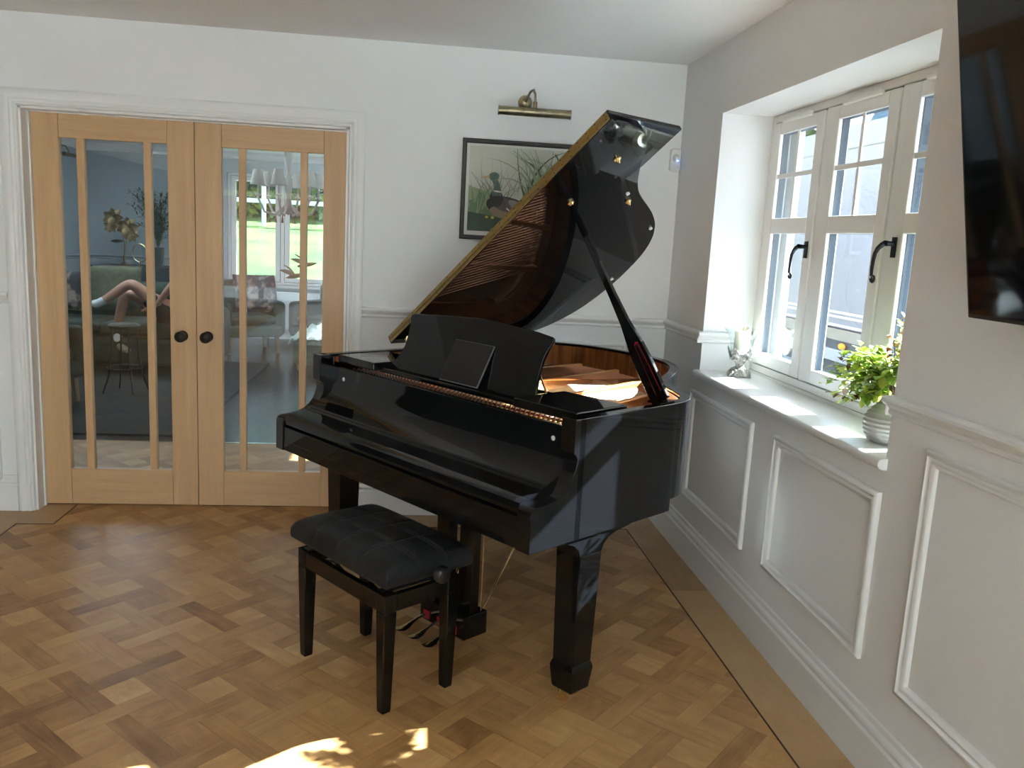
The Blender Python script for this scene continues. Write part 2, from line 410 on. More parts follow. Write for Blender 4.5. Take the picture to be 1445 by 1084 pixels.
# door lining and architrave
ar = MB()
ARC = [(0,0),(0,.016),(.010,.024),(.030,.026),(.038,.020),(.044,.020),(.052,.026),(.060,.024),(.066,.015),(.074,.017),(.080,.010),(.080,0)]
def ushape(mb, x0, x1, zt, prof, y=0):
    rings = []
    for d, h in prof: rings.append([(x0+d, y-h, 0), (x0+d, y-h, zt-d), (x1-d, y-h, zt-d), (x1-d, y-h, 0)])
    vs = [v for r in rings for v in r]; fs = []
    for i in range(len(rings)-1):
        for q in range(3): fs.append((i*4+q, i*4+q+1, (i+1)*4+q+1, (i+1)*4+q))
    mb.add(vs, fs)
ushape(ar, -3.325, -1.621, 2.078, ARC)
struct(fixn(ar.build('trim_30', TRIM, smooth=True, angle=50)))
ln = MB(); ln.box((DX0-.001, -.002, 0), (DX0+.012, .14, DZ)); ln.box((DX1-.012, -.002, 0), (DX1+.001, .14, DZ)); ln.box((DX0, -.002, DZ-.010), (DX1, .14, DZ+.001))
ln.box((DX0+.012, .07, 0), (DX0+.018, .0885, DZ-.01)); ln.box((DX1-.018, .07, 0), (DX1-.012, .0885, DZ-.01)); ln.box((DX0, .07, DZ-.014), (DX1, .0885, DZ-.009))
struct(ln.build('trim_31', TRIM))

# doors
BRONZE = mat('dark_bronze', (.045, .038, .035), rough=.3, metal=.8)
def door(n, x0, x1, g0, g1, mun, knobx):
    y0, y1, zb, zt = .09, .13, .006, 1.986
    e = bpy.data.objects.new('door_%d' % n, None); COL.objects.link(e); e.location = ((x0+x1)/2, y0, 0); struct(e)
    cx = (x0+x1)/2
    f = lambda x: x - cx
    mb = MB()
    mb.box((f(x0), 0, zb), (f(g0)-.001, .04, zt)); mb.box((f(g1)+.001, 0, zb), (f(x1), .04, zt))
    s = mb.build('door_stile', OAK, e, bevel=.002)
    mb = MB(); mb.box((f(g0), .0005, 1.872), (f(g1), .0395, zt-.0005)); mb.box((f(g0), .0005, zb+.0005), (f(g1), .0395, .197))
    OAKH = MATS.get('oak_rail')
    if not OAKH:
        OAKH = OAK.copy(); OAKH.name = 'oak_rail'; MATS['oak_rail'] = OAKH
        for nd in OAKH.node_tree.nodes:
            if nd.type == 'MAPPING': v = nd.inputs['Scale'].default_value; nd.inputs['Scale'].default_value = (v[2], v[1], v[0])
    mb.build('door_rail', OAKH, e, bevel=.002)
    for a, b in mun:
        MB().box((f(a), .003, .196), (f(b), .037, 1.873)).build('glazing_bar', OAK, e, bevel=.003)
    # bead around the panes
    MB().box((f(g0)-.002, .017, .19), (f(g1)+.002, .021, 1.88)).build('glass_pane', DGLASS, e)
    mb = MB(); Mx = Matrix.Rotation(R(90), 4, 'X')
    mb.lathe([(0,0),(.027,0),(.028,.004),(.024,.008),(.011,.010),(.010,.026),(.014,.034),(.024,.042),(.029,.052),(.027,.062),(.018,.070),(0,.073)], (f(knobx), 0, .916), 28, M=Mx)
    fixn(mb.build('door_knob', BRONZE, e, smooth=True, angle=60))
    return e
door(1, -3.232, -2.4665, -3.104, -2.596, ((-3.026, -2.988), (-2.710, -2.674)), -2.534)
door(2, -2.4635, -1.714, -2.334, -1.832, ((-2.252, -2.218), (-1.948, -1.913)), -2.41)

# ------------------------------------------------------------------ window
def casement_window(n, f, y0, y1, z0, z1, lights, bars=True, handles=True, vents=True, depth0=0.24, rail=True):
    # f(a, d, z): a along the wall, d depth outward
    e = bpy.data.objects.new('window_%d' % n, None); COL.objects.link(e); struct(e)
    D = depth0
    def bx(mb, a0, a1, d0, d1, za, zb, mi=0):
        vs = [f(a, d, z) for z in (za, zb) for a, d in ((a0,d0),(a1,d0),(a1,d1),(a0,d1))]
        mb.add(vs, [(0,3,2,1),(4,5,6,7),(0,1,5,4),(1,2,6,5),(2,3,7,6),(3,0,4,7)], mi)
    L = (y1-y0); nl = lights; fw = .038; mw = .05
    w = (L-2*fw-(nl-1)*mw)/nl
    fm = MB()
    bx(fm, y0, y0+fw, D, D+.08, z0, z1); bx(fm, y1-fw, y1, D, D+.08, z0, z1)
    bx(fm, y0+fw, y1-fw, D, D+.08, z1-.034, z1); bx(fm, y0+fw, y1-fw, D, D+.08, z0, z0+.034)
    sashes = []
    for i in range(nl):
        a0 = y0+fw+i*(w+mw); a1 = a0+w; sashes.append((a0, a1))
        if i < nl-1: bx(fm, a1, a1+mw, D, D+.08, z0+.034, z1-.034)
    fixn(fm.build('window_frame', UPVC, e, bevel=.006, seg=3))
    ob = MB()
    bx(ob, y0, y0+fw+.055, D+.0805, D+.10, z0, z1); bx(ob, y1-fw-.055, y1, D+.0805, D+.10, z0, z1)
    fixn(ob.build('outer_frame', UPVC, e))
    out = []
    for i, (a0, a1) in enumerate(sashes):
        s = MB(); g = .005; sw = .062; zb, zt = z0+.034+g, z1-.034-g; A0, A1 = a0+g, a1-g
        tb, tt = 1.58, 1.648
        if nl != 3: tb, tt = z0+(z1-z0)*.56, z0+(z1-z0)*.56+.06
        for d0, d1, mi in ((D-.006, D+.011, 0), (D+.0115, D+.042, 1)):
            bx(s, A0, A0+sw, d0, d1, zb, zt, mi); bx(s, A1-sw, A1, d0, d1, zb, zt, mi)
            bx(s, A0+sw, A1-sw, d0, d1, zt-.052, zt, mi); bx(s, A0+sw, A1-sw, d0, d1, zb, zb+.055, mi)
            if rail: bx(s, A0+sw, A1-sw, d0, d1, tb, tt, mi)
        gk = MB(); q = .0003
        bx(gk, A0-g+q, A0-q, D+.012, D+.03, zb, zt); bx(gk, A1+q, A1+g-q, D+.012, D+.03, zb, zt); bx(gk, A0, A1, D+.012, D+.03, zt+q, zt+g-q); bx(gk, A0, A1, D+.012, D+.03, zb-g+q, zb-q)
        fixn(gk.build('gap_shade_strip', PLASTIC, e))  # dark strips in the sash gaps, standing in for their shadow line
        so = fixn(s.build('sash', [UPVC, UPVCDARK], e, bevel=.005, seg=3))
        b = MB()
        if bars:
            m_ = (A0+A1)/2; zh = (tt+zt-.052)/2
            bx(b, m_-.009, m_+.009, D+.000, D+.0055, tt, zt-.052); bx(b, A0+sw, A1-sw, D-.001, D+.0065, zh-.010, zh+.010)
            fixn(b.build('glazing_bar', UPVC, e, bevel=.002))
        gl = MB(); bx(gl, A0+sw-.004, A1-sw+.004, D+.007, D+.010, zb+.05, tb+.004); bx(gl, A0+sw-.004, A1-sw+.004, D+.007, D+.010, tt-.004, zt-.048)
        fixn(gl.build('glass_pane', GLASS, e))
        if vents:
            v = MB(); bx(v, m_-.13, m_+.13, D-.022, D-.001, zt-.008, zt+.012)
            fixn(v.build('trickle_vent', UPVC, e, bevel=.005))
        out.append((A0, A1, zb, zt))
    return e, out
win, S = casement_window(1, lambda a, d, z: (d, a, z), WY0, WY1, .945, WZ1, 3)
IRON = mat('black_iron', (.018, .020, .024), rough=.4, metal=.6)
def handle(y, z, sgn, parent):
    mb = MB(); x = .232
    mb.box((x-.006, y-.011, z-.034), (x, y+.011, z+.034))
    mb.tube([(x-.004, y, z+.012), (x-.02, y, z+.012), (x-.032, y, z+.012)], [.009, .008, .010], 12)
    pts = [(x-.034, y, z+.014), (x-.036, y+sgn*.014, z+.008), (x-.038, y+sgn*.034, z-.004), (x-.038, y+sgn*.050, z-.022), (x-.038, y+sgn*.056, z-.050), (x-.038, y+sgn*.058, z-.080), (x-.038, y+sgn*.056, z-.100)]
    mb.tube(pts, [.009, .009, .008, .007, .006, .0055, .005], 10)
    cx = y+sgn*.045; cz = z-.108; sp = []
    for i in range(26):
        a = i/25*2*math.pi*1.6; r = .014*(1-i/32); sp.append((x-.038, cx+sgn*r*math.cos(a), cz-r*math.sin(a)))
    mb.tube(sp, [.0045*(1-i/45) for i in range(26)], 8)
    fixn(mb.build('window_handle', IRON, parent, smooth=True, angle=50))
handle(S[2][0]+.03 if False else -1.062, 1.515, 1, win)
handle(-1.700, 1.535, 1, win)
# sill board
sb = MB(); prof = [(.245,.896),(.245,.930),(-.018,.930),(-.026,.927),(-.030,.921),(-.031,.913),(-.028,.905),(-.022,.900),(-.012,.897)]
sb.prism(prof, lambda p: (p[0], WY0+.001, p[1]), lambda p: (p[0], WY1-.001, p[1]))
sb.prism([(p[0] if p[0] < 0 else -.0005, p[1]) for p in prof], lambda p: (p[0], WY0-.012, p[1]), lambda p: (p[0], WY0+.002, p[1]))
sb.prism([(p[0] if p[0] < 0 else -.0005, p[1]) for p in prof], lambda p: (p[0], WY1-.002, p[1]), lambda p: (p[0], WY1+.014, p[1]))
struct(fixn(sb.build('window_sill', TRIM, smooth=True, angle=50)))
# beneath the frame
struct(MB().box((.24, WY0, .90), (OUT, WY1, .9445)).build('trim_32', UPVC))
# other windows and glazed doors (behind and beside the viewer, and in the far room); some are added for light
def simple_frame(n, f, a0, a1, z0, z1, mull, d=.1, transom=None):
    e = bpy.data.objects.new('window_%d' % n, None); COL.objects.link(e); struct(e)
    mb = MB()
    def bx(a, b, za, zb, d0=d, d1=d+.06):
        vs = [f(q, dd, z) for z in (za, zb) for q, dd in ((a,d0),(b,d0),(b,d1),(a,d1))]
        mb.add(vs, [(0,3,2,1),(4,5,6,7),(0,1,5,4),(1,2,6,5),(2,3,7,6),(3,0,4,7)])
    t = .06
    bx(a0, a0+t, z0, z1); bx(a1-t, a1, z0, z1); bx(a0+t, a1-t, z1-t, z1); bx(a0+t, a1-t, z0, z0+t)
    for m_ in mull: bx(m_-.05, m_+.05, z0+t, z1-t)
    if transom: bx(a0+t, a1-t, transom-.03, transom+.03, d+.001, d+.059)
    fixn(mb.build('window_frame', UPVC, e, bevel=.005))
    g = MB(); vs = [f(q, dd, z) for z in (z0+.03, z1-.03) for q, dd in ((a0+.03, d+.028), (a1-.03, d+.028), (a1-.03, d+.032), (a0+.03, d+.032))]
    g.add(vs, [(0,3,2,1),(4,5,6,7),(0,1,5,4),(1,2,6,5),(2,3,7,6),(3,0,4,7)])
    fixn(g.build('glass_pane', GLASS, e)); return e
simple_frame(2, lambda a, d, z: (a, YF-d, z), -5.4, -3.2, .0, 2.2, (-4.3,))
HH = HOLES
simple_frame(12, lambda a, d, z: (a, z, H+1.02+d), HH[1][0], HH[1][1], HH[1][2], HH[1][3], (), d=.08)  # frame over an added roof opening, out of view
simple_frame(11, lambda a, d, z: (a, z, H+1.02+d), HH[0][0], HH[0][1], HH[0][2], HH[0][3], (), d=.08)  # frame over the other added roof opening, out of view
simple_frame(13, lambda a, d, z: (.1+d, a, z), -12.3, -6.4, 0, 2.35, (-10.85, -9.37, -7.88))  # unseen wide glazing, added so sunlight behind the viewer brightens the back wall
simple_frame(4, lambda a, d, z: (.1+d, a, z), 1.3, 1.62, 1.35, 1.85, ())
simple_frame(9, lambda a, d, z: (.1+d, a, z), 2.2, 3.6, .9, 1.7, (2.9,))  # unseen side window added to give the far room more light
simple_frame(5, lambda a, d, z: (.1+d, a, z), 5.0, 5.5, .7, 2.1, ())
simple_frame(6, lambda a, d, z: (.1+d, a, z), 6.1, 6.7, .3, 2.1, ())

# ------------------------------------------------------------------ grand piano
TH = R(-52.8)
UX, UY = math.cos(TH), math.sin(TH)
PO = Vector((-.876 - .74*UX, -2.001 - .74*UY, 0))
piano = thing('grand_piano', 'black high-gloss baby grand piano with its lid propped open', 'piano', PO, TH)
RIM = spline([(.74,0),(.74,.20),(.74,.40),(.738,.53),(.722,.605),(.686,.665),(.630,.715),(.558,.770),(.485,.835),(.425,.905),(.378,.985),(.333,1.075),(.283,1.165),(.222,1.250),(.140,1.328),(.045,1.385),(-.06,1.422),(-.20,1.448),(-.35,1.452),(-.48,1.432),(-.60,1.376),(-.69,1.285),(-.732,1.17),(-.74,1.03),(-.74,.6),(-.74,.3),(-.74,0)], 6)
def ring_wall(mb, outer, inner, z0, z1, mi=0, mi_in=None):
    n = len(outer); vs = []
    for z in (z0, z1):
        zz = (lambda p: z(p)) if callable(z) else (lambda p: z)
        vs += [(p.x, p.y, zz(q)) for p, q in zip(outer, outer)]; vs += [(p.x, p.y, zz(q)) for p, q in zip(inner, outer)]
    O0, I0, O1, I1 = 0, n, 2*n, 3*n; fs = []; 
    for i in range(n-1):
        fs += [(O0+i, O0+i+1, O1+i+1, O1+i), (I0+i+1, I0+i, I1+i, I1+i+1), (O1+i, O1+i+1, I1+i+1, I1+i), (O0+i+1, O0+i, I0+i, I0+i+1)]
    fs += [(O0, O1, I1, I0), (O0+n-1, I0+n-1, I1+n-1, O1+n-1)]
    mb.add(vs, fs, mi)
inn = offset2(RIM, .036)
case = MB()
CR = [p for p in RIM if .06 < p.y]
ka = [i for i, p in enumerate(CR) if p.y > .52][0]; kb_ = [i for i, p in enumerate(CR) if p.y > .52][-1]
CR = [Vector((.74, .02))] + CR[:ka] + [Vector((.738, .519)), Vector((.738, .521))] + CR[ka:kb_+1] + [Vector((-.74, .521)), Vector((-.74, .519))] + CR[kb_+1:] + [Vector((-.74, .02))]
ring_wall(case, CR, offset2(CR, .036), lambda p: .598 if p.y < .52 else .64, .98)
# cheek arms with the swept front, one on each side
CK = [(.05,.598),(-.172,.598),(-.172,.712)] + [(-.172+.022*(1-math.cos(a)), .712+.024*math.sin(a)) for a in [R(25), R(50), R(75)]] + [(-.145,.737),(-.110,.739),(-.075,.744),(-.045,.754),(-.020,.771),(-.002,.793),(.010,.818),(.016,.842),(.015,.858),(.008,.868),(-.001,.874),(-.002,.886),(-.002,.98),(.05,.98)]
for s in (-1, 1):
    CKK = [(y if y < 0 else min(y, .0), z) for y, z in CK]
    case.prism(CK, lambda p: (s*.683, p[0], p[1]), lambda p: (s*.74, p[0], p[1]))
o = fixn(case.build('case', BLACK, piano, bevel=.003, seg=3)); 
kb = MB()
kb.prism([(-.70,-.168),(.70,-.168),(.70,.515),(-.70,.515)], lambda p: (p[0], p[1], .599), lambda p: (p[0], p[1], .6405))
fixn(kb.build('keybed', BLACK, piano, bevel=.003))
ir = MB(); RI = [p for p in RIM if p.y > .07]; RI = [Vector((.74, .075))] + RI[1:-1] + [Vector((-.74, .075))]
ring_wall(ir, offset2(RI, .0362), offset2(RI, .041), .79, .968)
fixn(ir.build('inner_rim', VENEER, piano, smooth=True, angle=50))
# underside and soundboard
inner = offset2(RIM, .040)
sbp = [(p.x, p.y) for p in inner if p.y > .30]
sbd = MB(); sbd.prism([(p[0], p[1]) for p in sbp], lambda p: (p[0], p[1], .805), lambda p: (p[0], p[1], .815))
fixn(sbd.build('soundboard', SOUND, piano))
ub = MB(); ub.prism([(p.x, p.y) for p in inner], lambda p: (p[0], p[1], .645), lambda p: (p[0], p[1], .665)); fixn(ub.build('bottom_board', BLACKS, piano))
# iron plate: tuning-pin field, rim ring and struts
pl = MB()
pl.box((-.690, .068, .850), (.690, .225, .893))
pl.prism([(-.690,.225),(.690,.225),(.690,.30),(.55,.315),(.30,.32),(0,.335),(-.3,.36),(-.690,.40)], lambda p: (p[0], p[1], .835), lambda p: (p[0], p[1], .880))
ringI = [p for p in offset2(RIM, .125) if p.y > .24]; ringO = [p for p in offset2(RIM, .043) if p.y > .24]
nmin = min(len(ringI), len(ringO))
idxs = [i for i, p in enumerate(RIM) if p.y > .28]
W = offset2(RIM, .043)
wid = []
for i in idxs:
    p = RIM[i]; w_ = .085 + .05*max(0, (1.1-p.y)) * (1 if p.x > 0 else .2)
    wid.append(w_)
ro = [W[i] for i in idxs]
full_in = []
for i, w_ in zip(idxs, wid):
    t = RIM[min(i+1, len(RIM)-1)] - RIM[max(i-1, 0)]; t.normalize(); full_in.append(RIM[i] + Vector((-t.y, t.x))*(.043+w_))
ring_wall(pl, ro, full_in, .835, .862)
for x0, y0, x1, y1 in ((-.40,.34,-.42,1.34), (-.12,.32,-.20,1.36), (.16,.31,.06,1.28), (.40,.30,.30,.98), (.585,.30,.52,.74)):
    n_ = Vector((y1-y0, -(x1-x0))).normalized()*.014
    pl.prism([(x0-n_.x, y0-n_.y), (x0+n_.x, y0+n_.y), (x1+n_.x, y1+n_.y), (x1-n_.x, y1-n_.y)], lambda p: (p[0], p[1], .850), lambda p: (p[0], p[1], .897))
# webs with a sound hole near the treble
pl.prism([(.60,.30),(.69,.30),(.69,.62),(.64,.66),(.575,.60)], lambda p: (p[0], p[1], .842), lambda p: (p[0], p[1], .866))
pl.prism([(.42,.30),(.60,.30),(.575,.52),(.50,.68),(.38,.62)], lambda p: (p[0], p[1], .838), lambda p: (p[0], p[1], .858))
fixn(pl.build('iron_plate', PLATE, piano, bevel=.006, seg=3))
br = MB(); bp_ = spline([(.60,.42),(.48,.56),(.36,.70),(.24,.86),(.10,1.02),(-.06,1.13),(-.22,1.18)], 6)
ring_wall(br, bp_, offset2(bp_, .026), .815, .868)
bp2 = spline([(-.12,1.27),(-.3,1.30),(-.5,1.24),(-.62,1.12)], 6); ring_wall(br, bp2, offset2(bp2, .03), .815, .880)
fixn(br.build('bridge', MAPLE, piano))
# strings: treble fan and overstrung copper bass
stg = MB()
def yback(x):   # rear agraffe along the plate
    c = [(p.y, p) for p in full_in if abs(p.x-x) < .04]; return max([q[0] for q in c]) if c else .5
for i in range(74):
    t = i/73; x0 = .64 - t*.86; x1 = x0 - .10*(t**.5); y1 = max(.50, yback(x1)-.01)
    stg.tube([(x0, .245, .897), (x0-.01, .34, .893), (x1, y1, .872)], .0006, 4)
for i in range(30):
    t = i/29; x0 = -.30 - t*.36; x1 = x0 + .30 - .06*t
    stg.tube([(x0, .25, .908), (x0+.02, .36, .906), (x1, max(.9, yback(x1)-.02), .890)], .0023, 5, 1)
fixn(stg.build('strings', [STRING, COPPER], piano)); piano_strings = COL.objects[-1]; piano_strings['kind'] = 'stuff'
tp = MB()
for row in range(4):
    for i in range(58):
        x = -.66 + i*.0228 + row*.005; y = .122 + row*.022 + .008*math.sin(i*.3)
        tp.tube([(x, y, .890), (x, y+.003, .922)], .0032, 6)
for p, q in zip(full_in[6:60:1], ro[6:60:1]):
    c = p*.55 + q*.45; tp.tube([(c.x, c.y, .860), (c.x, c.y, .878)], .0022, 5)
fixn(tp.build('tuning_pins', CHROME, piano))['kind'] = 'stuff'
dm = MB()
for i in range(60):
    x = -.62 + i*.0195
    dm.box((x-.007, .385+.06*(i < 22), .905), (x+.007, .41+.06*(i < 22), .945), 0); dm.box((x-.006, .375+.06*(i < 22), .895), (x+.006, .42+.06*(i < 22), .907), 1)
fixn(dm.build('dampers', [BLACKS, WHITEFELT], piano))['kind'] = 'stuff'
fl = MB(); fl.box((-.67, .232, .8935), (.67, .242, .899)); fl.build('felt_strip', REDFELT, piano)
# fallboard (closed key cover) and its screws
FBP = [(.062,.60),(.062,.936),(.059,.939),(.047,.939),(.044,.935),(.043,.90),(.041,.86),(.034,.832),(.014,.806),(-.018,.786),(-.048,.774),(-.052,.768),(-.060,.768),(-.064,.760),(-.120,.750),(-.150,.744),(-.160,.738),(-.164,.728),(-.164,.708),(-.158,.704),(-.10,.704),(-.10,.60)]
fbm = MB(); fbm.prism(FBP, lambda p: (-.682, p[0], p[1]), lambda p: (.682, p[0], p[1]))
fbo = fixn(fbm.build('fallboard', BLACK, piano, smooth=True, angle=28))
Mfx = Matrix.Rotation(R(90), 4, 'X')
for x in (-.585, .600):
    mb = MB(); mb.lathe([(0,0),(.008,0),(.008,.002),(.005,.004),(0,.0045)], (x+.012, .0428, .893), 20, M=Mfx); fixn(mb.build('screw', RUBBER, fbo, smooth=True))
ks = MB(); ks.box((-.682, -.167, .6005), (.682, -.148, .697)); fixn(ks.build('keyslip', BLACK, piano, bevel=.003))
kb2 = MB()
for s in (-1, 1): kb2.box((s*.66, -.15, .60), (s*.682, -.02, .703))
# music desk assembly
for s in (-1, 1):
    mb = MB(); mb.box((s*.40 if s > 0 else -.655, .066, .952), (.682 if s > 0 else -.40, .315, .984)); fixn(mb.build('desk_slide', BLACK, piano, bevel=.006, seg=3))
    mb = MB(); mb.box((s*.655, .0665, .900), (s*.682, .30, .9515)); mb.build('slide_rail', BLACKS, piano)
sh = MB(); sh.box((-.398, .094, .948), (.398, .27, .9615)); sh.box((-.398, .094, .9615), (.398, .104, .9665))
fixn(sh.build('music_shelf', BLACK, piano, bevel=.003))
DYS = .35
def desk(p, t):     # p (x,z) on the leaning plane ; t thickness to the back
    return (p[0], .150 + (p[1]-.975)*DYS + t, p[1] - t*DYS*.0)
left = [(-.44,.9615),(-.405,.975),(-.375,1.0),(-.354,1.03),(-.346,1.06),(-.346,1.10),(-.354,1.14),(-.364,1.165),(-.362,1.176),(-.350,1.181)]
top = [(-.29,1.184),(-.20,1.190),(-.10,1.196),(.03,1.201),(.14,1.199),(.26,1.192),(.34,1.185),(.405,1.177)]
right = [(.419,1.172),(.424,1.160),(.412,1.135),(.403,1.10),(.402,1.06),(.406,1.02),(.412,.99),(.418,.9615)]
dp = left + top + right
md = MB(); md.prism(dp, lambda p: desk(p, 0), lambda p: desk(p, .016))
mdo = fixn(md.build('music_desk', BLACK, piano, bevel=.003, seg=3))
for x in (-.30, .33):
    lg = MB(); lg.tube([(x,.20,.964),(x,.30,.964),(x,.222,1.10)], .004, 8); fixn(lg.build('desk_strut', BRASS, mdo, smooth=True))
hb = MB(); hb.box((-.685, .420, .981), (-.655, .450, .990)); hb.tube([(-.670,.435,.99),(-.672,.435,1.015),(-.678,.436,1.030),(-.672,.437,1.045)], [.006,.006,.010,.004], 10)
fixn(hb.build('hinge_pin', BRASS, piano, smooth=True, angle=40))
# lid
LA = R(37); cA, sA = math.cos(LA), math.sin(LA); LX, LZ = -.75, 1.0
def lidp(s, y, t): return (LX + s*cA - t*sA, y, LZ + s*sA + t*cA)
LO = offset2(RIM, -.012)
lpts = [(p.x+.75, p.y) for p in LO if p.y >= .402]
lpts = [(min(max(s, .0), 1.512), y) for s, y in lpts]
lpts = [(1.512, .402)] + [q for q in lpts if q[1] > .41] + [(.0, .402)]
ld = MB(); ld.prism(lpts, lambda p: lidp(p[0], p[1], 0), lambda p: lidp(p[0], p[1], .019))
lid = fixn(ld.build('lid', BLACK, piano, bevel=.003, seg=3))
fp = MB(); fp.prism([(1.512,.402),(1.512,.822),(.0,.822),(.0,.402)], lambda p: lidp(p[0], p[1], .0205), lambda p: lidp(p[0], p[1], .0385))
flap = fixn(fp.build('lid_flap', BLACK, piano, bevel=.003, seg=3))
hg = MB()
hg.prism([(0.01,.003),(1.505,.003),(1.505,.0175),(.01,.0175)], lambda p: lidp(p[0], .4015, p[1]), lambda p: lidp(p[0], .3995, p[1]))
hg.prism([(0.01,.0215),(1.505,.0215),(1.505,.036),(.01,.036)], lambda p: lidp(p[0], .4015, p[1]), lambda p: lidp(p[0], .3995, p[1]))
hg.tube([lidp(.005, .3985, .0195), lidp(1.507, .3985, .0195)], .0032, 8)
hinge = fixn(hg.build('piano_hinge', HINGE, lid))
sc0 = None
for i in range(32):
    for t in (.010, .029):
        c = Vector(lidp(.035 + i*.047, .3992, t))
        if sc0 is None:
            sc0 = MB().tube([(0, .0002, 0), (0, -.0006, 0)], .0024, 8).build('hinge_screw', FLOORGAP, lid); q = sc0
        else:
            q = sc0.copy(); COL.objects.link(q); q.parent = lid
        q.location = c
for y in (.62, 1.05):       # spine hinges
    mb = MB(); mb.box((-.745, y-.06, .981), (-.700, y+.06, .999)); fixn(mb.build('lid_hinge', BRASS, piano, bevel=.003))
for s, y in ((1.34, .611), (1.121, .911), (1.077, .604)):
    mb = MB(); c = lidp(s, y, 0)
    mb.tube([lidp(s, y, -.001), lidp(s, y, -.006)], .014, 16); mb.tube([lidp(s-.008, y, -.006), lidp(s, y, -.020), lidp(s+.008, y, -.006)], .004, 8)
    fixn(mb.build('prop_socket', BRASS, lid, smooth=True, angle=50))
for s, y in ((1.165, .86), (.96, 1.245), (.55, 1.40), (.16, .9)):
    mb = MB(); mb.tube([lidp(s, y, -.0005), lidp(s, y, -.008)], .008, 14); fixn(mb.build('lid_bumper', RUBBER, lid, smooth=True, angle=50))
# lid prop: a flat tapered stick with a shorter one nested in its slot
foot = Vector((.703, .470, .982)); head = Vector(lidp(1.077, .604, -.010)); ax = (head-foot); Ln = ax.length; ax.normalize()
nrm = Vector((0, 1, 0)); nrm = (nrm - ax*nrm.dot(ax)).normalized(); wd = ax.cross(nrm).normalized()
if wd.x < 0: wd = -wd
def pp(l, w, t): return foot + ax*l + wd*w + nrm*t
WP = [(0, .036), (.15, .037), (.22, .034), (.27, .027), (.33, .019), (.45, .0145), (.70, .011), (Ln-.01, .008)]
prof = [(l, w) for l, w in WP] + [(l, -w) for l, w in reversed(WP)]
mb = MB(); mb.prism(prof, lambda p: pp(p[0], p[1], -.009), lambda p: pp(p[0], p[1], .009))
prop = fixn(mb.build('lid_prop', BLACK, piano, bevel=.003, seg=3))
mb = MB(); mb.prism([(0.01, .022), (.225, .018), (.225, .004), (.01, .000)], lambda p: pp(p[0], p[1], -.0095), lambda p: pp(p[0], p[1], -.0135)); fixn(mb.build('short_prop', BLACK, prop, bevel=.002))
mb = MB(); mb.prism([(0.03, .0245), (.232, .0205), (.238, .011), (.232, .0015), (.03, -.0025), (.03, -.0005), (.229, .0035), (.229, .0185), (.03, .0225)], lambda p: pp(p[0], p[1], -.0088), lambda p: pp(p[0], p[1], -.0100)); fixn(mb.build('felt_lining', REDFELT, prop))
mb = MB(); mb.box((.675, .43, .980), (.728, .51, .986)); mb.tube([(.68, .47, .988), (.725, .47, .988)], .006, 10); fixn(mb.build('prop_bracket', BLACKS, piano, smooth=True, angle=40))
# legs
def leg(cx, cy, sx, sy, plate=True):
    mb = MB()
    mb.frustum((cx, cy, .058), (.040, .040), (cx, cy, .062), (.043, .043))
    mb.frustum((cx, cy, .062), (.043, .043), (cx, cy, .135), (.051, .051))
    mb.frustum((cx, cy, .135), (.051, .051), (cx, cy, .155), (.044, .044))
    mb.frustum((cx, cy, .155), (.044, .044), (cx, cy, .53), (.051, .051))
    # leg plate with coved brackets
    P = [(-.17,.598),(-.16,.590),(-.12,.588),(-.085,.575),(-.062,.555),(-.052,.53),(.052,.53),(.062,.552),(.085,.570),(.12,.582),(.135,.583),(.19,.590),(.215,.598)]
    if sy == 0: P = [(max(-.1, min(.1, a)), b) for a, b in P]
    mb.prism([(cy+a, b) for a, b in P], lambda p: (cx-.05, p[0], p[1]), lambda p: (cx+.05, p[0], p[1]))
    l = fixn(mb.build('leg', BLACK, piano, bevel=.004, seg=3))
    c = MB(); Mw = Matrix.Rotation(R(90), 4, 'X') ; Mz = Matrix.Rotation(R(25), 4, 'Z')
    dx = -.022
    c.lathe([(0,-.0075),(.010,-.0078),(.0115,-.006),(.016,-.006),(.0175,-.008),(.0205,-.006),(.0205,.006),(.0175,.008),(.016,.006),(.0115,.006),(.010,.0078),(0,.0075)], (cx+dx, cy-.006, .0206), 28, M=Mz@Mw)
    cs = fixn(c.build('caster_wheel', BRASS, l, smooth=True, angle=45))
    c = MB(); c.lathe([(.0,.044),(.030,.044),(.030,.058),(.0,.058)], (cx, cy, 0), 24)
    for s in (-1, 1):
        a = (Mz @ Vector((0, s*.011, 0)))
        c.prism([(-.030,.012),(-.018,.012),(.012,.044),(-.016,.046)], lambda p: (cx+dx+.022+p[0]+a.x, cy-.006+a.y-.001, p[1]+.004), lambda p: (cx+dx+.022+p[0]+a.x, cy-.006+a.y+.002, p[1]+.004))
    fixn(c.build('caster_fork', BRASS, l, smooth=True, angle=40))
leg(.681, .121, 1, 1); leg(-.681, .121, -1, 1); leg(-.20, 1.16, 0, 0)
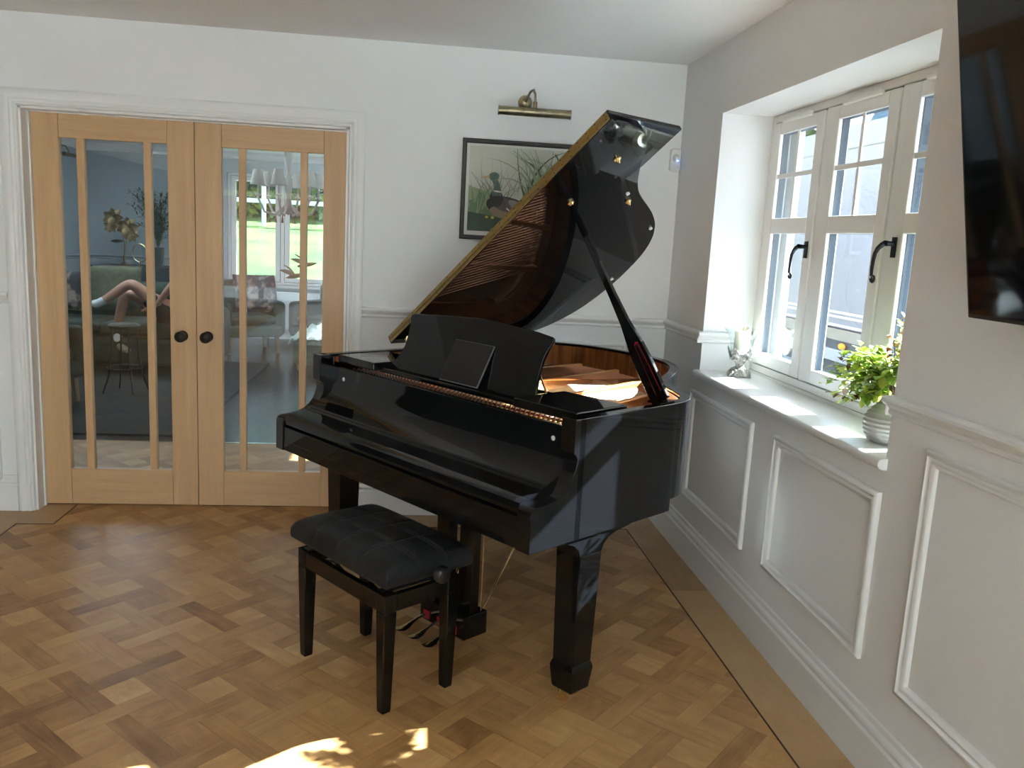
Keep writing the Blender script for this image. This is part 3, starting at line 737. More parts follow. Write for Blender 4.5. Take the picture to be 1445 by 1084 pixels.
# pedal lyre
ly = MB(); LCX = .085
ly.box((LCX-.130, .062, .045), (LCX+.128, .176, .135))
lyre = fixn(ly.build('pedal_lyre', BLACK, piano, bevel=.005, seg=3))
for x in (LCX-.055, LCX+.078):
    mb = MB(); mb.box((x-.038, .100, .1355), (x+.038, .140, .5975)); fixn(mb.build('lyre_post', BLACKS, lyre, bevel=.004))
mb = MB(); mb.box((LCX-.11, .08, .565), (LCX+.14, .17, .5975)); fixn(mb.build('lyre_top_block', BLACKS, lyre, bevel=.004))
for x in (LCX-.085, LCX-.005, LCX+.075):
    mb = MB()
    secs = [(.062,.075,.008,.005),(.02,.070,.008,.005),(-.01,.060,.010,.005),(-.035,.052,.018,.004),(-.06,.050,.022,.004),(-.078,.053,.018,.003),(-.086,.056,.008,.002)]
    rings = []
    for y, z, w_, h_ in secs: rings.append([(x+w_*math.cos(a), y, z+h_*math.sin(a)) for a in [2*math.pi*q/12 for q in range(12)]])
    mb.stack(rings); fixn(mb.build('pedal', BRASS, lyre, smooth=True, angle=60))
    mb = MB(); mb.box((x-.014, .054, .058), (x+.014, .0615, .090)); mb.build('pedal_felt', REDFELT, lyre)
for a, b in (((.165,.176,.09), (.21,.48,.598)), ((LCX-.10,.176,.10), (LCX-.12,.42,.598))):
    mb = MB(); mb.tube([a, b], .0045, 8); fixn(mb.build('lyre_brace', BRASS, lyre, smooth=True))
for x in (LCX-.012, LCX+.028, LCX+.118):
    mb = MB(); mb.tube([(x, .150, .135), (x, .150, .597)], .0022, 6); fixn(mb.build('pedal_rod', BRASS, lyre, smooth=True))
# tablet on the music desk
tab = thing('tablet_computer', 'dark tablet computer leaning on the music desk of the piano', 'tablet', PO + Vector((UX*.055 + .135*-UY*1, UY*.055 + .135*UX, .9668)), TH)
tb = MB()
def tabp(u, v, t):  # u width, v up the slope, t thickness to back
    a = R(28); return (u, -.018 + v*math.sin(a) + t*math.cos(a), v*math.cos(a) - t*math.sin(a) + .004)
tb.prism([(-.107,0),(.107,0),(.107,.165),(-.107,.165)], lambda p: tabp(p[0], p[1], 0), lambda p: tabp(p[0], p[1], .007))
ALU = mat('tablet_shell', (.25, .25, .26), rough=.3, metal=.9)
fixn(tb.build('shell', ALU, tab, bevel=.002))
SCR = mat('dark_screen', (.006, .005, .005), rough=.06)
tb = MB(); tb.prism([(-.104,.003),(.104,.003),(.104,.162),(-.104,.162)], lambda p: tabp(p[0], p[1], -.0012), lambda p: tabp(p[0], p[1], -.0002)); fixn(tb.build('screen', SCR, tab))

# ------------------------------------------------------------------ bench
def W2(l): return Vector((PO.x + l[0]*UX - l[1]*UY, PO.y + l[0]*UY + l[1]*UX, l[2]))
bench = thing('piano_bench', 'black leather piano bench with tufted seat in front of the piano', 'bench', W2((.107, -.256, 0)), TH)
bx0, bx1, by0, by1 = -.257, .262, -.150, .150
legp = [(sx, sy) for sx in (0, 1) for sy in (0, 1)]
for sx, sy in legp:
    x = bx1-.024 if sx else bx0+.024; y = by1-.024 if sy else by0+.024
    mb = MB(); mb.frustum((x, y, 0.0), (.015, .015), (x, y, .006), (.0165, .0165)); mb.frustum((x, y, .006), (.0165, .0165), (x, y, .34), (.0235, .0235)); mb.frustum((x, y, .34), (.0235, .0235), (x, y, .401), (.0235, .0235))
    fixn(mb.build('leg', BLACKS, bench, bevel=.003))
fm = MB()
fm.box((bx0+.048, by0+.002, .340), (bx1-.048, by0+.022, .398)); fm.box((bx0+.048, by1-.022, .340), (bx1-.048, by1-.002, .398))
fm.box((bx0+.002, by0+.048, .340), (bx0+.022, by1-.048, .398)); fm.box((bx1-.022, by0+.048, .340), (bx1-.002, by1-.048, .398))
fixn(fm.build('apron', BLACKS, bench, bevel=.003))
mc = MB()
for y in (-.10, .10):
    mc.tube([(-.20, y, .36), (.05, y, .425)], .006, 8); mc.tube([(.20, y, .36), (-.05, y, .425)], .006, 8); mc.tube([(-.20, y, .425), (-.02, y, .36)], .006, 8); mc.tube([(.20, y, .425), (.02, y, .36)], .006, 8)
mc.tube([(-.27, .04, .425), (.275, .04, .425)], .006, 8); mc.box((-.24, -.13, .424), (.24, .13, .434))
mc.box((.205, -.14, .398), (.235, .14, .404)); mc.box((-.235, -.14, .398), (-.205, .14, .404))
fixn(mc.build('lift_mechanism', IRON, bench))
for s in (-1, 1):
    mb = MB(); Mk = Matrix.Rotation(R(90)*s, 4, 'Y')
    mb.lathe([(0,0),(.012,0),(.012,.010),(.024,.014),(.027,.020),(.027,.040),(.022,.046),(0,.048)], (s*.272, .040, .440), 30, M=Mk, rim=lambda a, r, z, i: (r*(1+.03*math.sin(a*10)) if r > .02 else r, z))
    fixn(mb.build('height_knob', PLASTIC, bench, smooth=True, angle=50))
# cushion with stitched seams
def seat():
    mb = MB(); nx, ny = 65, 45; cx, cy = .003, .008; hx, hy = .283, .172
    sx = [-.135, 0, .135]; sy = [-.052, .052]
    def top(u, v):
        x = (2*u-1); y = (2*v-1)
        ex = 1-abs(x)**8; ey = 1-abs(y)**8
        z = .470 + .042*max(0, ex*ey)**.35 + .010*(1-x*x)*(1-y*y)
        X, Y = x*hx, y*hy
        g = 0
        for s in sx: g = max(g, math.exp(-((X-s)/.006)**2))
        for s in sy: g = max(g, math.exp(-((Y-s)/.006)**2))
        z -= .008*g*(1 if abs(x) < .97 and abs(y) < .97 else .3)
        q = .0
        return Vector((cx+X, cy+Y, z))
    mb.grid(nx, ny, top)
    # skirt
    bot = []
    ring = [top(i/(nx-1), 0) for i in range(nx)] + [top(1, j/(ny-1)) for j in range(1, ny)] + [top(i/(nx-1), 1) for i in range(nx-2, -1, -1)] + [top(0, j/(ny-1)) for j in range(ny-2, 0, -1)]
    rr = []
    for k, (dz, sc) in enumerate(((0, 1), (-.006, 1.004), (-.020, 1.006), (-.032, 1.0), (-.036, .985))):
        rr.append([Vector((cx+(p.x-cx)*sc, cy+(p.y-cy)*sc, p.z+dz)) for p in ring])
    n = len(ring); vs = [v for r in rr for v in r]; fs = []
    for k in range(len(rr)-1):
        for i in range(n): j = (i+1) % n; fs.append((k*n+i, (k+1)*n+i, (k+1)*n+j, k*n+j))
    fs.append(tuple((len(rr)-1)*n+i for i in range(n)))
    mb.add(vs, fs)
    o = mb.build('seat_cushion', LEATHER, bench, smooth=True, angle=60)
    bm = bmesh.new(); bm.from_mesh(o.data); bmesh.ops.remove_doubles(bm, verts=bm.verts, dist=.0004); bmesh.ops.recalc_face_normals(bm, faces=bm.faces); bm.to_mesh(o.data); bm.free()
    # stitching lines
    st = MB()
    for s in sx:
        for off in (-.008, .008):
            pts = [top((s+off)/hx/2+.5, v) + Vector((0,0,.0008)) for v in [.03+.94*i/40 for i in range(41)]]; st.tube(pts, .0007, 4)
    for s in sy:
        for off in (-.008, .008):
            pts = [top(v, (s+off)/hy/2+.5) + Vector((0,0,.0008)) for v in [.03+.94*i/60 for i in range(61)]]; st.tube(pts, .0007, 4)
    fixn(st.build('stitching', THREAD, o))
seat()

# ------------------------------------------------------------------ picture and its light
pic = thing('framed_picture', 'duck among reeds print in thin black frame hanging beneath the wall lamp', 'picture', (-.80, -.0015, 1.735))
FRM = add_noise_color(mat('distressed_black_frame', rough=.5), (.02, .018, .016), (.05, .045, .04), scale=40, lo=.55, hi=.8)
mb = MB(); frame_ring(mb, (-.336, -.25, .336, .25), [(0,0),(0,.020),(.004,.024),(.018,.024),(.022,.018),(.022,.006),(.022,.0)], lambda u, v, h: (u, -h, v)); fixn(mb.build('frame', FRM, pic))
PAPER = add_noise_color(mat('print_paper', rough=.6), (.60, .60, .54), (.68, .67, .60), scale=3)
mb = MB(); mb.box((-.316, -.008, -.23), (.316, -.002, .23))
cols = dict(sky=(.50, .50, .43), green=(.12, .19, .09), lgreen=(.24, .30, .17), dgreen=(.045, .075, .045), brown=(.10, .075, .055), dark=(.03, .028, .03), head=(.07, .12, .09), bill=(.45, .33, .15), white=(.7, .7, .66), buff=(.26, .19, .13), yellow=(.55, .45, .08), grey=(.22, .21, .20), moss=(.16, .15, .06))
pk = list(cols); PMs = [PAPER] + [mat('ink_'+k, c, rough=.6) for k, c in cols.items()]
lay = [0]
rp = random.Random(3)
def ink(pts, c):
    lay[0] += 1; y = -.0082 - lay[0]*.000006
    mb.add([(u, y, v) for u, v in pts], [tuple(range(len(pts)))], 1+pk.index(c))
def blob(cx, cy, rx, ry, c, rot=0, n=22, jag=0.):
    pts = []
    for i in range(n):
        a = 2*math.pi*i/n; k = 1+rp.uniform(-jag, jag); x = rx*k*math.cos(a); y = ry*k*math.sin(a)
        pts.append((cx+x*math.cos(rot)-y*math.sin(rot), cy+x*math.sin(rot)+y*math.cos(rot)))
    pts = [(max(-.296, min(.296, u)), max(-.205, min(.215, v))) for u, v in pts]; ink(pts, c)
def blade(x, y, L, a0, bend, w, c):
    l = []; r = []; n = 9; a = a0
    for i in range(n+1):
        t = i/n; ww = w*(1-t)**.7; l.append((x-ww*math.sin(a), y+ww*math.cos(a))); r.append((x+ww*math.sin(a), y-ww*math.cos(a)))
        x += L/n*math.cos(a); y += L/n*math.sin(a); a += bend/n
    for i in range(n):
        q = [l[i], l[i+1], r[i+1], r[i]]
        if all(-.297 < u < .297 and -.205 < v < .215 for u, v in q): ink(q, c)
ink([(-.298,-.207),(.298,-.207),(.298,.217),(-.298,.217)], 'sky')
ink([(-.298,-.207),(.298,-.207),(.298,-.10),(.1,-.05),(-.1,-.04),(-.298,.02)], 'lgreen')
blob(-.20, -.08, .09, .07, 'green', jag=.25); blob(.12, -.03, .10, .10, 'green', jag=.2)
ink([(-.298,-.207),(.298,-.207),(.298,-.13),(.0,-.155),(-.298,-.11)], 'dgreen')
for i in range(46): blade(rp.uniform(-.28, -.1), rp.uniform(-.12, -.03), rp.uniform(.06, .16), R(90)+rp.uniform(-.5, .5), rp.uniform(-.8, .8), .003, rp.choice(['green', 'lgreen']))
for i in range(60): blade(rp.uniform(-.02, .26), rp.uniform(-.08, .0), rp.uniform(.12, .28), R(90)+rp.uniform(-.55, .4), rp.uniform(-1.4, 1.2), .0045, rp.choice(['green', 'lgreen', 'dgreen', 'lgreen']))
for i in range(10): blade(rp.uniform(-.24, -.05), .0, rp.uniform(.12, .2), R(90)+rp.uniform(-.7, .7), rp.uniform(-1, 1), .0016, 'grey')
blob(.02, -.19, .20, .022, 'moss', jag=.1)
_b = blob
SH = (-.068, .018)
def inks(pts, c): ink([(u+SH[0], v+SH[1]) for u, v in pts], c)
def blob(cx, cy, *a, **k): _b(cx+SH[0], cy+SH[1], *a, **k)
# the duck: body, wing, neck, head
blob(-.015, -.105, .125, .055, 'dark', -.22); blob(-.02, -.128, .10, .034, 'buff', -.12); blob(-.045, -.085, .075, .034, 'brown', -.3); blob(.03, -.095, .06, .022, 'grey', -.5)
blob(.01, -.125, .03, .022, 'buff', .4); blob(-.085, -.055, .034, .044, 'dark', .2)
inks([(-.118,.045),(-.086,.050),(-.068,.0),(-.058,-.045),(-.110,-.045),(-.098,.0)], 'head'); blob(-.083, -.022, .023, .004, 'white', -.1); blob(-.102, .052, .027, .021, 'head', .1)
inks([(-.124,.058),(-.168,.046),(-.170,.040),(-.124,.042)], 'bill'); blob(-.098, .058, .003, .003, 'dark')
blade(-.10, -.085, .07, -.7, .1, .0035, 'white'); blade(-.03, -.07, .12, -.45, -.1, .003, 'white')
for i in range(22): blade(.03+rp.uniform(-.03, .16), -.04, rp.uniform(.25, .38), R(100)+rp.uniform(-.5, .25), rp.uniform(-2.6, -1.2) if i % 2 else rp.uniform(.8, 2.2), .006, rp.choice(['green', 'lgreen', 'lgreen', 'dgreen']))
for i in range(9): blade(-.22+i*.022, -.02, rp.uniform(.14, .2), R(90)+rp.uniform(-.8, .8), rp.uniform(-1.5, 1.5), .0012, 'grey')
blob = _b
# a second bird half hidden in the reeds
blob(.12, .03, .026, .085, 'brown', -.25); blob(.098, .035, .014, .050, 'buff', -.25); blob(.135, .115, .020, .028, 'grey', .1)
blob(-.20, -.135, .008, .006, 'yellow'); blob(-.17, -.136, .008, .007, 'yellow')
prt = mb.build('print', PMs, pic)

pl_ = thing('picture_light', 'antique brass picture light mounted on wall over the duck print', 'lamp', (-.80, 0, 2.11))
mb = MB(); Mr = Matrix.Rotation(R(90), 4, 'X')
mb.lathe([(0,0),(.036,0),(.036,.010),(.030,.018),(.018,.026),(0,.028)], (-.03, 0, .066), 30, M=Mr); fixn(mb.build('wall_rose', ABRASS, pl_, smooth=True, angle=50))
mb = MB(); mb.tube([(-.03,-.02,.066),(-.025,-.05,.085),(-.015,-.085,.108),(-.005,-.125,.110),(0,-.150,.085),(0,-.160,.045),(0,-.160,.015)], .006, 10)
mb.tube([(0,-.160,.05),(0,-.160,.02)], .011, 14); fixn(mb.build('arm', ABRASS, pl_, smooth=True, angle=60))
mb = MB(); pts = []
n = 28; ro_ = []; 
for (x, r) in ((-.180,.0235),(-.174,.0235),(-.174,.0215),(.174,.0215),(.174,.0235),(.180,.0235)):
    ro_.append([(x, -.160+r*math.sin(a), -.0+r*math.cos(a)) for a in [2*math.pi*q/n for q in range(n)]])
mb.stack(ro_); fixn(mb.build('lamp_tube', ABRASS, pl_, smooth=True, angle=40))

al = thing('motion_sensor', 'small white alarm sensor with blue light in the room corner', 'sensor', (-.031, -.001, 1.942))
WPL = mat('white_plastic', (.72, .71, .68), rough=.35)
mb = MB(); pts = []
for cx_, cz_, a0 in ((.014,.043,0),(-.014,.043,90),(-.014,-.043,180),(.014,-.043,270)):
    for i in range(6): a = R(a0+i*18); pts.append((cx_+.014*math.cos(a), cz_+.014*math.sin(a)))
mb.prism(pts, lambda p: (p[0], 0, p[1]), lambda p: (p[0], -.030, p[1])); fixn(mb.build('sensor_body', WPL, al, bevel=.006, seg=3))
mb = MB(); mb.lathe([(0,.0),(.020,.0),(.019,.004),(.012,.009),(0,.011)], (0,-.030,.010), 24, M=Mr); fixn(mb.build('sensor_lens', mat('lens_plastic', (.60, .60, .58), rough=.3), al, smooth=True))
LEDM = mat('blue_led', (.1, .2, .9), emit=(.08, .25, 1), estr=14)
mb = MB(); mb.lathe([(0,0),(.0035,0),(.002,.002),(0,.0025)], (.006,-.0415,-.004), 12, M=Mr); fixn(mb.build('indicator_light', LEDM, al))

# television
tv = thing('television', 'large black flat television tilted forward on the window wall', 'television', (0, -2.6, 1.374))
Mt = Matrix.Translation(Vector((-.108, 0, 0))) @ Matrix.Rotation(R(-11), 4, 'Y')
mb = MB(); mb.box((0, -1.30, 0), (.035, 0, .745), 0, Mt); fixn(mb.build('casing', PLASTIC, tv, bevel=.003))
mb = MB(); mb.box((-.0012, -1.292, .010), (-.0002, -.008, .737), 0, Mt); fixn(mb.build('screen', mat('tv_screen', (.004, .004, .005), rough=.05), tv))
mb = MB(); mb.box((-.15, -.85, .35), (-.0001, -.45, .40)); mb.box((-.03, -.85, .2), (-.0001, -.45, .55)); fixn(mb.build('wall_bracket', PLASTIC, tv))

# ------------------------------------------------------------------ candle holder on the sill
SILV = add_noise_color(mat('tarnished_silver', rough=.36, metal=.7), (.20, .19, .17), (.62, .60, .55), scale=55, bump=.9, bumpscale=90, detail=5)
ch = thing('candle_holder', 'ornate silver candle holder with flared glass on far end of sill', 'candle holder', (.131, -.735, .930))
def orn(a, r, z, i): 
    k = 1 + (.07*math.sin(6*a+i) + .035*math.sin(13*a+2*i)) * (1 if z < .05 or z > .07 else .1)
    return r*k, z
mb = MB(); mb.lathe([(0,.0),(.050,.0),(.054,.006),(.048,.018),(.042,.026),(.038,.034),(.024,.042),(.017,.048),(.020,.052),(.017,.056),(.021,.060),(.024,.066),(.023,.071),(.030,.076),(.040,.084),(.047,.094),(.051,.106),(.048,.106),(.040,.09),(.0,.080)], n=60, rim=orn)
for k in range(4):     # feet and acanthus leaves
    a = k*math.pi/2+.5; ca, sa = math.cos(a), math.sin(a)
    mb.tube([(.044*ca,.044*sa,.022),(.056*ca,.056*sa,.012),(.066*ca,.066*sa,.006),(.063*ca,.063*sa,.016)], [.010,.010,.006,.002], 8)
hold = fixn(mb.build('pedestal_cup', SILV, ch, smooth=True, angle=80))
for k in range(5):
    a = k*2*math.pi/5-1.2; mb = MB(); ca, sa = math.cos(a), math.sin(a)
    def lf(u, v, ca=ca, sa=sa):
        t = v; w = .024*math.sin(math.pi*(.15+.8*t))**.6*(1+.18*math.sin(t*22)); x = (u-.5)*2*w; r = .043+.016*t**1.3+.004*(1-abs(2*u-1)); z = .084+.052*t-.010*abs(2*u-1)
        return Vector((r*ca-x*sa, r*sa+x*ca, z))
    mb.grid(9, 14, lf); o = mb.build('leaf_ornament', SILV, ch, smooth=True); sd = o.modifiers.new('s', 'SOLIDIFY'); sd.thickness = .003
HG = mat('clear_glass', (1, 1, 1), rough=.0, trans=1., ior=1.45)
CG = thin_glass('hurricane_glass', (.95, .97, .97), 1.35)
mb = MB(); pro = [(.030,.082),(.040,.100),(.046,.120),(.049,.145),(.055,.170),(.066,.195),(.082,.216),(.084,.218),(.080,.216),(.064,.194),(.053,.170),(.0475,.145),(.044,.120),(.038,.100)]
mb.lathe(pro, n=48); fixn(mb.build('glass_chimney', CG, ch, smooth=True, angle=80))
cd = MB(); cd.lathe([(0,0),(.034,0),(.035,.02),(.035,.128),(.033,.138),(.026,.136),(.015,.126),(0,.124)], n=36, rim=lambda a, r, z, i: (r, z+(.012*math.sin(a*1.0+.8) if i in (3, 4, 5) else 0)))
WAX = mat('ivory_wax', (.80, .76, .60), rough=.5, sub=.25)
cnd = thing('pillar_candle', 'ivory pillar candle standing inside the flared glass holder', 'candle', (.131, -.735, 1.012))
fixn(cd.build('wax', WAX, cnd, smooth=True, angle=50)); mb = MB(); mb.tube([(0,0,.122),(.001,0,.136),(.003,0,.142)], .0012, 6); mb.build('wick', PLASTIC, cnd)

# ------------------------------------------------------------------ vase and foliage
vs_ = thing('ribbed_vase', 'pale grey ribbed ceramic vase on near end of the window sill', 'vase', (.118, -1.985, .930))
POT = add_noise_color(mat('stone_ceramic', rough=.6), (.42, .41, .37), (.50, .49, .45), scale=12)
pr_ = [(0,0),(.046,0),(.052,.006)]
for i in range(64):
    t = i/63; z = .008+.125*t; r = .053+.023*math.sin(math.pi*min(1, t*1.02+.06)**.9) - .026*max(0, t-.62)**1.2*2; r += .0022*math.sin(t*2*math.pi*9); pr_.append((r, z))
pr_ += [(.034,.140),(.033,.146),(.029,.146),(.030,.130),(.04,.10),(0,.09)]
mb = MB(); mb.lathe(pr_, n=48); fixn(mb.build('vase_body', POT, vs_, smooth=True, angle=60))
LEAFA = mat('leaf_green', (.16, .25, .03), rough=.4, sub=.0); LEAFB = mat('leaf_lime', (.30, .34, .05), rough=.4); LEAFC = mat('leaf_bronze', (.22, .13, .06), rough=.5); LEAFD = mat('bud_pink', (.50, .28, .17), rough=.6); STEM = mat('stem_brown', (.10, .05, .03), rough=.6); LEAFE = mat('leaf_pale', (.42, .46, .28), rough=.4)
for m_, c in ((LEAFA, (.20, .35, .03)), (LEAFB, (.5, .6, .08)), (LEAFE, (.4, .5, .2))):   # light through the leaves
    nt, N, L, b = nodes(m_); tr = N.new('ShaderNodeBsdfTranslucent'); tr.inputs[0].default_value = (*c, 1); mx = N.new('ShaderNodeMixShader'); mx.inputs[0].default_value = .45
    L.new(b.outputs[0], mx.inputs[1]); L.new(tr.outputs[0], mx.inputs[2]); L.new(mx.outputs[0], N['Material Output'].inputs['Surface'])
arr = thing('foliage_arrangement', 'loose arrangement of green and bronze foliage standing in the ribbed vase', 'plant', (.118, -1.985, 1.05))
arr.scale = (1.15, 1.15, 1.15)
rl = random.Random(11)
def leaf(mb, P, d, up, L, W, mi):
    d = d.normalized(); s = d.cross(up)
    if s.length < 1e-3: s = d.orthogonal()
    s.normalize(); n_ = s.cross(d)
    v = []; K = 5
    for i in range(K+1):
        t = i/K; w = W*math.sin(math.pi*min(.98, .06+t*.94))**.8; c = P + d*L*t - n_*L*.25*t*t
        v += [c - s*w + n_*w*.25, c, c + s*w + n_*w*.25]
    fs = []
    for i in range(K): a = i*3; fs += [(a, a+1, a+4, a+3), (a+1, a+2, a+5, a+4)]
    mb.add(v, fs, mi)
stems = [((-.03, .24, .10), .22, 'b'), ((-.02, .30, .06), .22, 'b'), ((-.06, .21, .05), .2, 'g'), ((.02, .15, .02), .2, 'g'), ((-.07, .13, -.01), .2, 'b'), ((-.04, -.10, .22), .2, 'p'), ((.0, -.02, .24), .2, 'p'), ((-.08, .08, .13), .2, 'g'), ((-.08, -.03, .04), .12, 'g'), ((-.02, .06, .14), .13, 'g'), ((.0, .12, .11), .17, 'g'), ((-.04, .19, .09), .22, 'b'), ((-.05, .27, .02), .27, 'b'), ((-.03, -.02, .18), .16, 'p'), ((.02, -.05, .21), .2, 'p'), ((.04, -.08, .17), .18, 'p'), ((-.07, .05, .06), .12, 'g'), ((.04, .10, .06), .14, 'g'), ((-.06, -.06, .09), .13, 'g'), ((-.05, .13, .02), .16, 'b'), ((.05, .02, .12), .14, 'g'), ((-.09, .0, .02), .11, 'g'), ((-.02, .17, .13), .2, 'g'), ((-.02, -.08, .13), .15, 'g'), ((-.05, .22, -.01), .2, 'b')]
for k, (e_, _, kd) in enumerate(stems):
    mb = MB(); P0 = Vector((0, 0, .02)); P1 = Vector((e_[0]*.25, e_[1]*.25, .05+e_[2]*.45)); P2 = Vector((e_[0], e_[1], e_[2]))
    pts = [(1-t)**2*P0+2*t*(1-t)*P1+t*t*P2 for t in [i/12 for i in range(13)]]
    mb.tube([p for p in pts], [.0022*(1-.6*i/12) for i in range(13)], 5, 4)
    nL = 44
    for i in range(nL):
        t = .42+.58*i/nL + rl.uniform(-.02, .02); t = min(1, t); c = (1-t)**2*P0+2*t*(1-t)*P1+t*t*P2
        d = Vector((rl.gauss(0, 1), rl.gauss(0, 1), rl.gauss(.15, .7)))+(P2-P1).normalized()*.8
        if kd == 'g': mi = rl.choice([0, 0, 1, 1, 5]); L_ = rl.uniform(.018, .032); W_ = L_*.36
        elif kd == 'b': mi = rl.choice([2, 1, 1, 2, 5, 0]); L_ = rl.uniform(.014, .028); W_ = L_*.36
        else: mi = rl.choice([3, 3, 1, 5, 3]); L_ = rl.uniform(.008, .02); W_ = L_*.4
        c = c + Vector((rl.gauss(0, .010), rl.gauss(0, .010), rl.gauss(0, .008)))
        leaf(mb, c, d, Vector((0, 0, 1)), L_, W_, mi)
    mb.build('sprig', [LEAFA, LEAFB, LEAFC, LEAFD, STEM, LEAFE], arr, smooth=True)

# ------------------------------------------------------------------ outside
GRAVEL = add_noise_color(mat('gravel', rough=.9), (.22, .23, .25), (.5, .5, .5), scale=25, detail=8)
GRASS = add_noise_color(mat('lawn', rough=.9), (.02, .055, .006), (.065, .125, .016), scale=1.0, detail=6)
lw_ = MB(); lw_.prism([(7.6, -.6), (7.6, -.30), (24, 2.02), (60, 2.0), (60, -.6)], lambda p: (-60, p[0], p[1]), lambda p: (OUT+.6, p[0], p[1])); struct(fixn(lw_.build('ground_lawn', GRASS)))
PAVE = add_noise_color(mat('pale_paving', rough=.9), (.17, .165, .15), (.22, .21, .19), scale=2)
struct(MB().box((-60, -60, -.35), (60, 7.6, -.30)).build('ground_paving', PAVE))
struct(MB().box((OUT, -20, -.299), (9, 12, -.24)).build('floor_gravel_drive', GRAVEL))
tr = thing('white_trailer', 'long white box trailer parked just outside the casement window', 'trailer', (3.4, 0, -.24))
TW = mat('trailer_white', (.205, .19, .215), rough=.4); TG = mat('trailer_grey', (.30, .31, .33), rough=.5); TDK = mat('trailer_dark', (.05, .055, .065), rough=.6)
mb = MB(); mb.box((0, -3.5, .93), (2.3, 9.0, 3.14)); fixn(mb.build('trailer_body', TW, tr, bevel=.03))
mb = MB(); mb.box((-.02, -3.52, 2.90), (2.32, 9.02, 3.16)); mb.build('roof_edge', mat('trailer_cream', (.20, .19, .17), rough=.4), tr, bevel=.02)
mb = MB()
for z in (.955, 1.05, 1.10): mb.box((-.012, -3.5, z), (0, 9, z+.025))
mb.build('side_trim', mat('trailer_silver', (.55, .55, .56), rough=.4), tr)
mb = MB(); mb.box((.03, -3.4, .55), (2.27, 8.9, .69)); mb.build('chassis_skirt', TG, tr, bevel=.01)
mb = MB(); mb.box((.04, -3.4, .695), (2.26, 8.9, .795)); mb.build('chassis_rail', TDK, tr)
mb = MB(); mb.box((.01, -3.4, .80), (2.29, 8.9, .925)); mb.build('side_rail', mat('trailer_beige', (.24, .21, .18), rough=.4), tr)
mb = MB(); mb.box((.1, -3.3, .42), (2.2, 8.8, .545)); mb.build('underside', TDK, tr)
mb = MB(); mb.lathe([(0,-.012),(.05,-.012),(.06,.0),(.05,.015),(0,.018)], (0,0,0), 24, M=Matrix.Translation(Vector((-.006, 4.36, .745))) @ Matrix.Rotation(R(-90), 4, 'Y') @ Matrix.Scale(1.1, 4, (0,1,0)) @ Matrix.Scale(.6, 4, (1,0,0)))
fixn(mb.build('side_marker_light', mat('amber_lens', (.9, .25, .02), rough=.3, emit=(1, .25, .02), estr=.6), tr, smooth=True))
TYRE = mat('tyre_rubber', (.02, .02, .02), rough=.8)
for y in (1.2, 2.1, 7.6):
    mb = MB(); mb.lathe([(0,-.09),(.16,-.09),(.18,-.11),(.30,-.11),(.33,-.07),(.33,.07),(.30,.11),(.18,.11),(0,.09)], (.25, y, .33), 32, M=Matrix.Rotation(R(90), 4, 'Y')); fixn(mb.build('wheel', TYRE, tr, smooth=True, angle=40))
struct(MB().box((OUT, -4.3, 2.36), (1.12, 9, 2.46)).build('added_sun_overhang', UPVC))  # unseen overhang added to block high sun at the casement window
struct(MB().box((-14, -21.2, -.3), (6, -21, 2.3)).build('garden_wall', add_noise_color(mat('garden_brick', rough=.9), (.22, .10, .07), (.34, .18, .12), scale=9)))
hs = thing('neighbour_house', 'neighbouring house gable with blue grey slate roof beyond the trailer', 'house', (9.0, 11.9, -.3))
SLATE = add_noise_color(mat('slate_roof', rough=.6), (.07, .11, .17), (.16, .22, .30), scale=3, stretch=(1, 1, 12))
BRICK = add_noise_color(mat('brick_wall', rough=.9), (.25, .12, .08), (.38, .2, .13), scale=9)
mb = MB(); mb.box((0, -3.0, 0), (5, 2.3, 4.5)); mb.build('house_wall', BRICK, hs)
mb = MB(); mb.prism([(-3.7, 4.45), (2.75, 4.5), (-.5, 7.7)], lambda p: (-.2, p[0]-.1-.0, p[1]), lambda p: (5.2, p[0]-.1, p[1]))
fixn(mb.build('house_roof', SLATE, hs))
def tree(name, label, x, y, h, w, cols_, n=900, z0=0):
    t = thing(name, label, 'tree', (x, y, -.3)); rt = random.Random(int(x*10+y*7))
    mb = MB(); mb.tube([(0,0,0),(.05,.03,h*.4),(0,0,h*.8)], [.12,.08,.03], 8); mb.build('trunk', STEM, t)
    mb = MB()
    for i in range(n):
        a = rt.uniform(0, 2*math.pi); ph = math.acos(rt.uniform(-1, 1)); r = rt.uniform(.6, 1)**.5
        c = Vector((w*r*math.sin(ph)*math.cos(a), w*r*math.sin(ph)*math.sin(a), h*.62+h*.38*r*math.cos(ph)))
        leaf(mb, c, Vector((rt.gauss(0,1), rt.gauss(0,1), rt.gauss(0,1))), Vector((0,0,1)), .32, .13, rt.randrange(2))
    mb.build('crown', cols_, t)
GL1 = mat('hedge_green', (.05, .12, .02), rough=.6); GL2 = mat('hedge_lime', (.16, .26, .04), rough=.6)
tree('garden_tree', 'leafy green tree rising behind the trailer roof', 6.8, 13.55, 4.75, .8, [GL1, GL2])

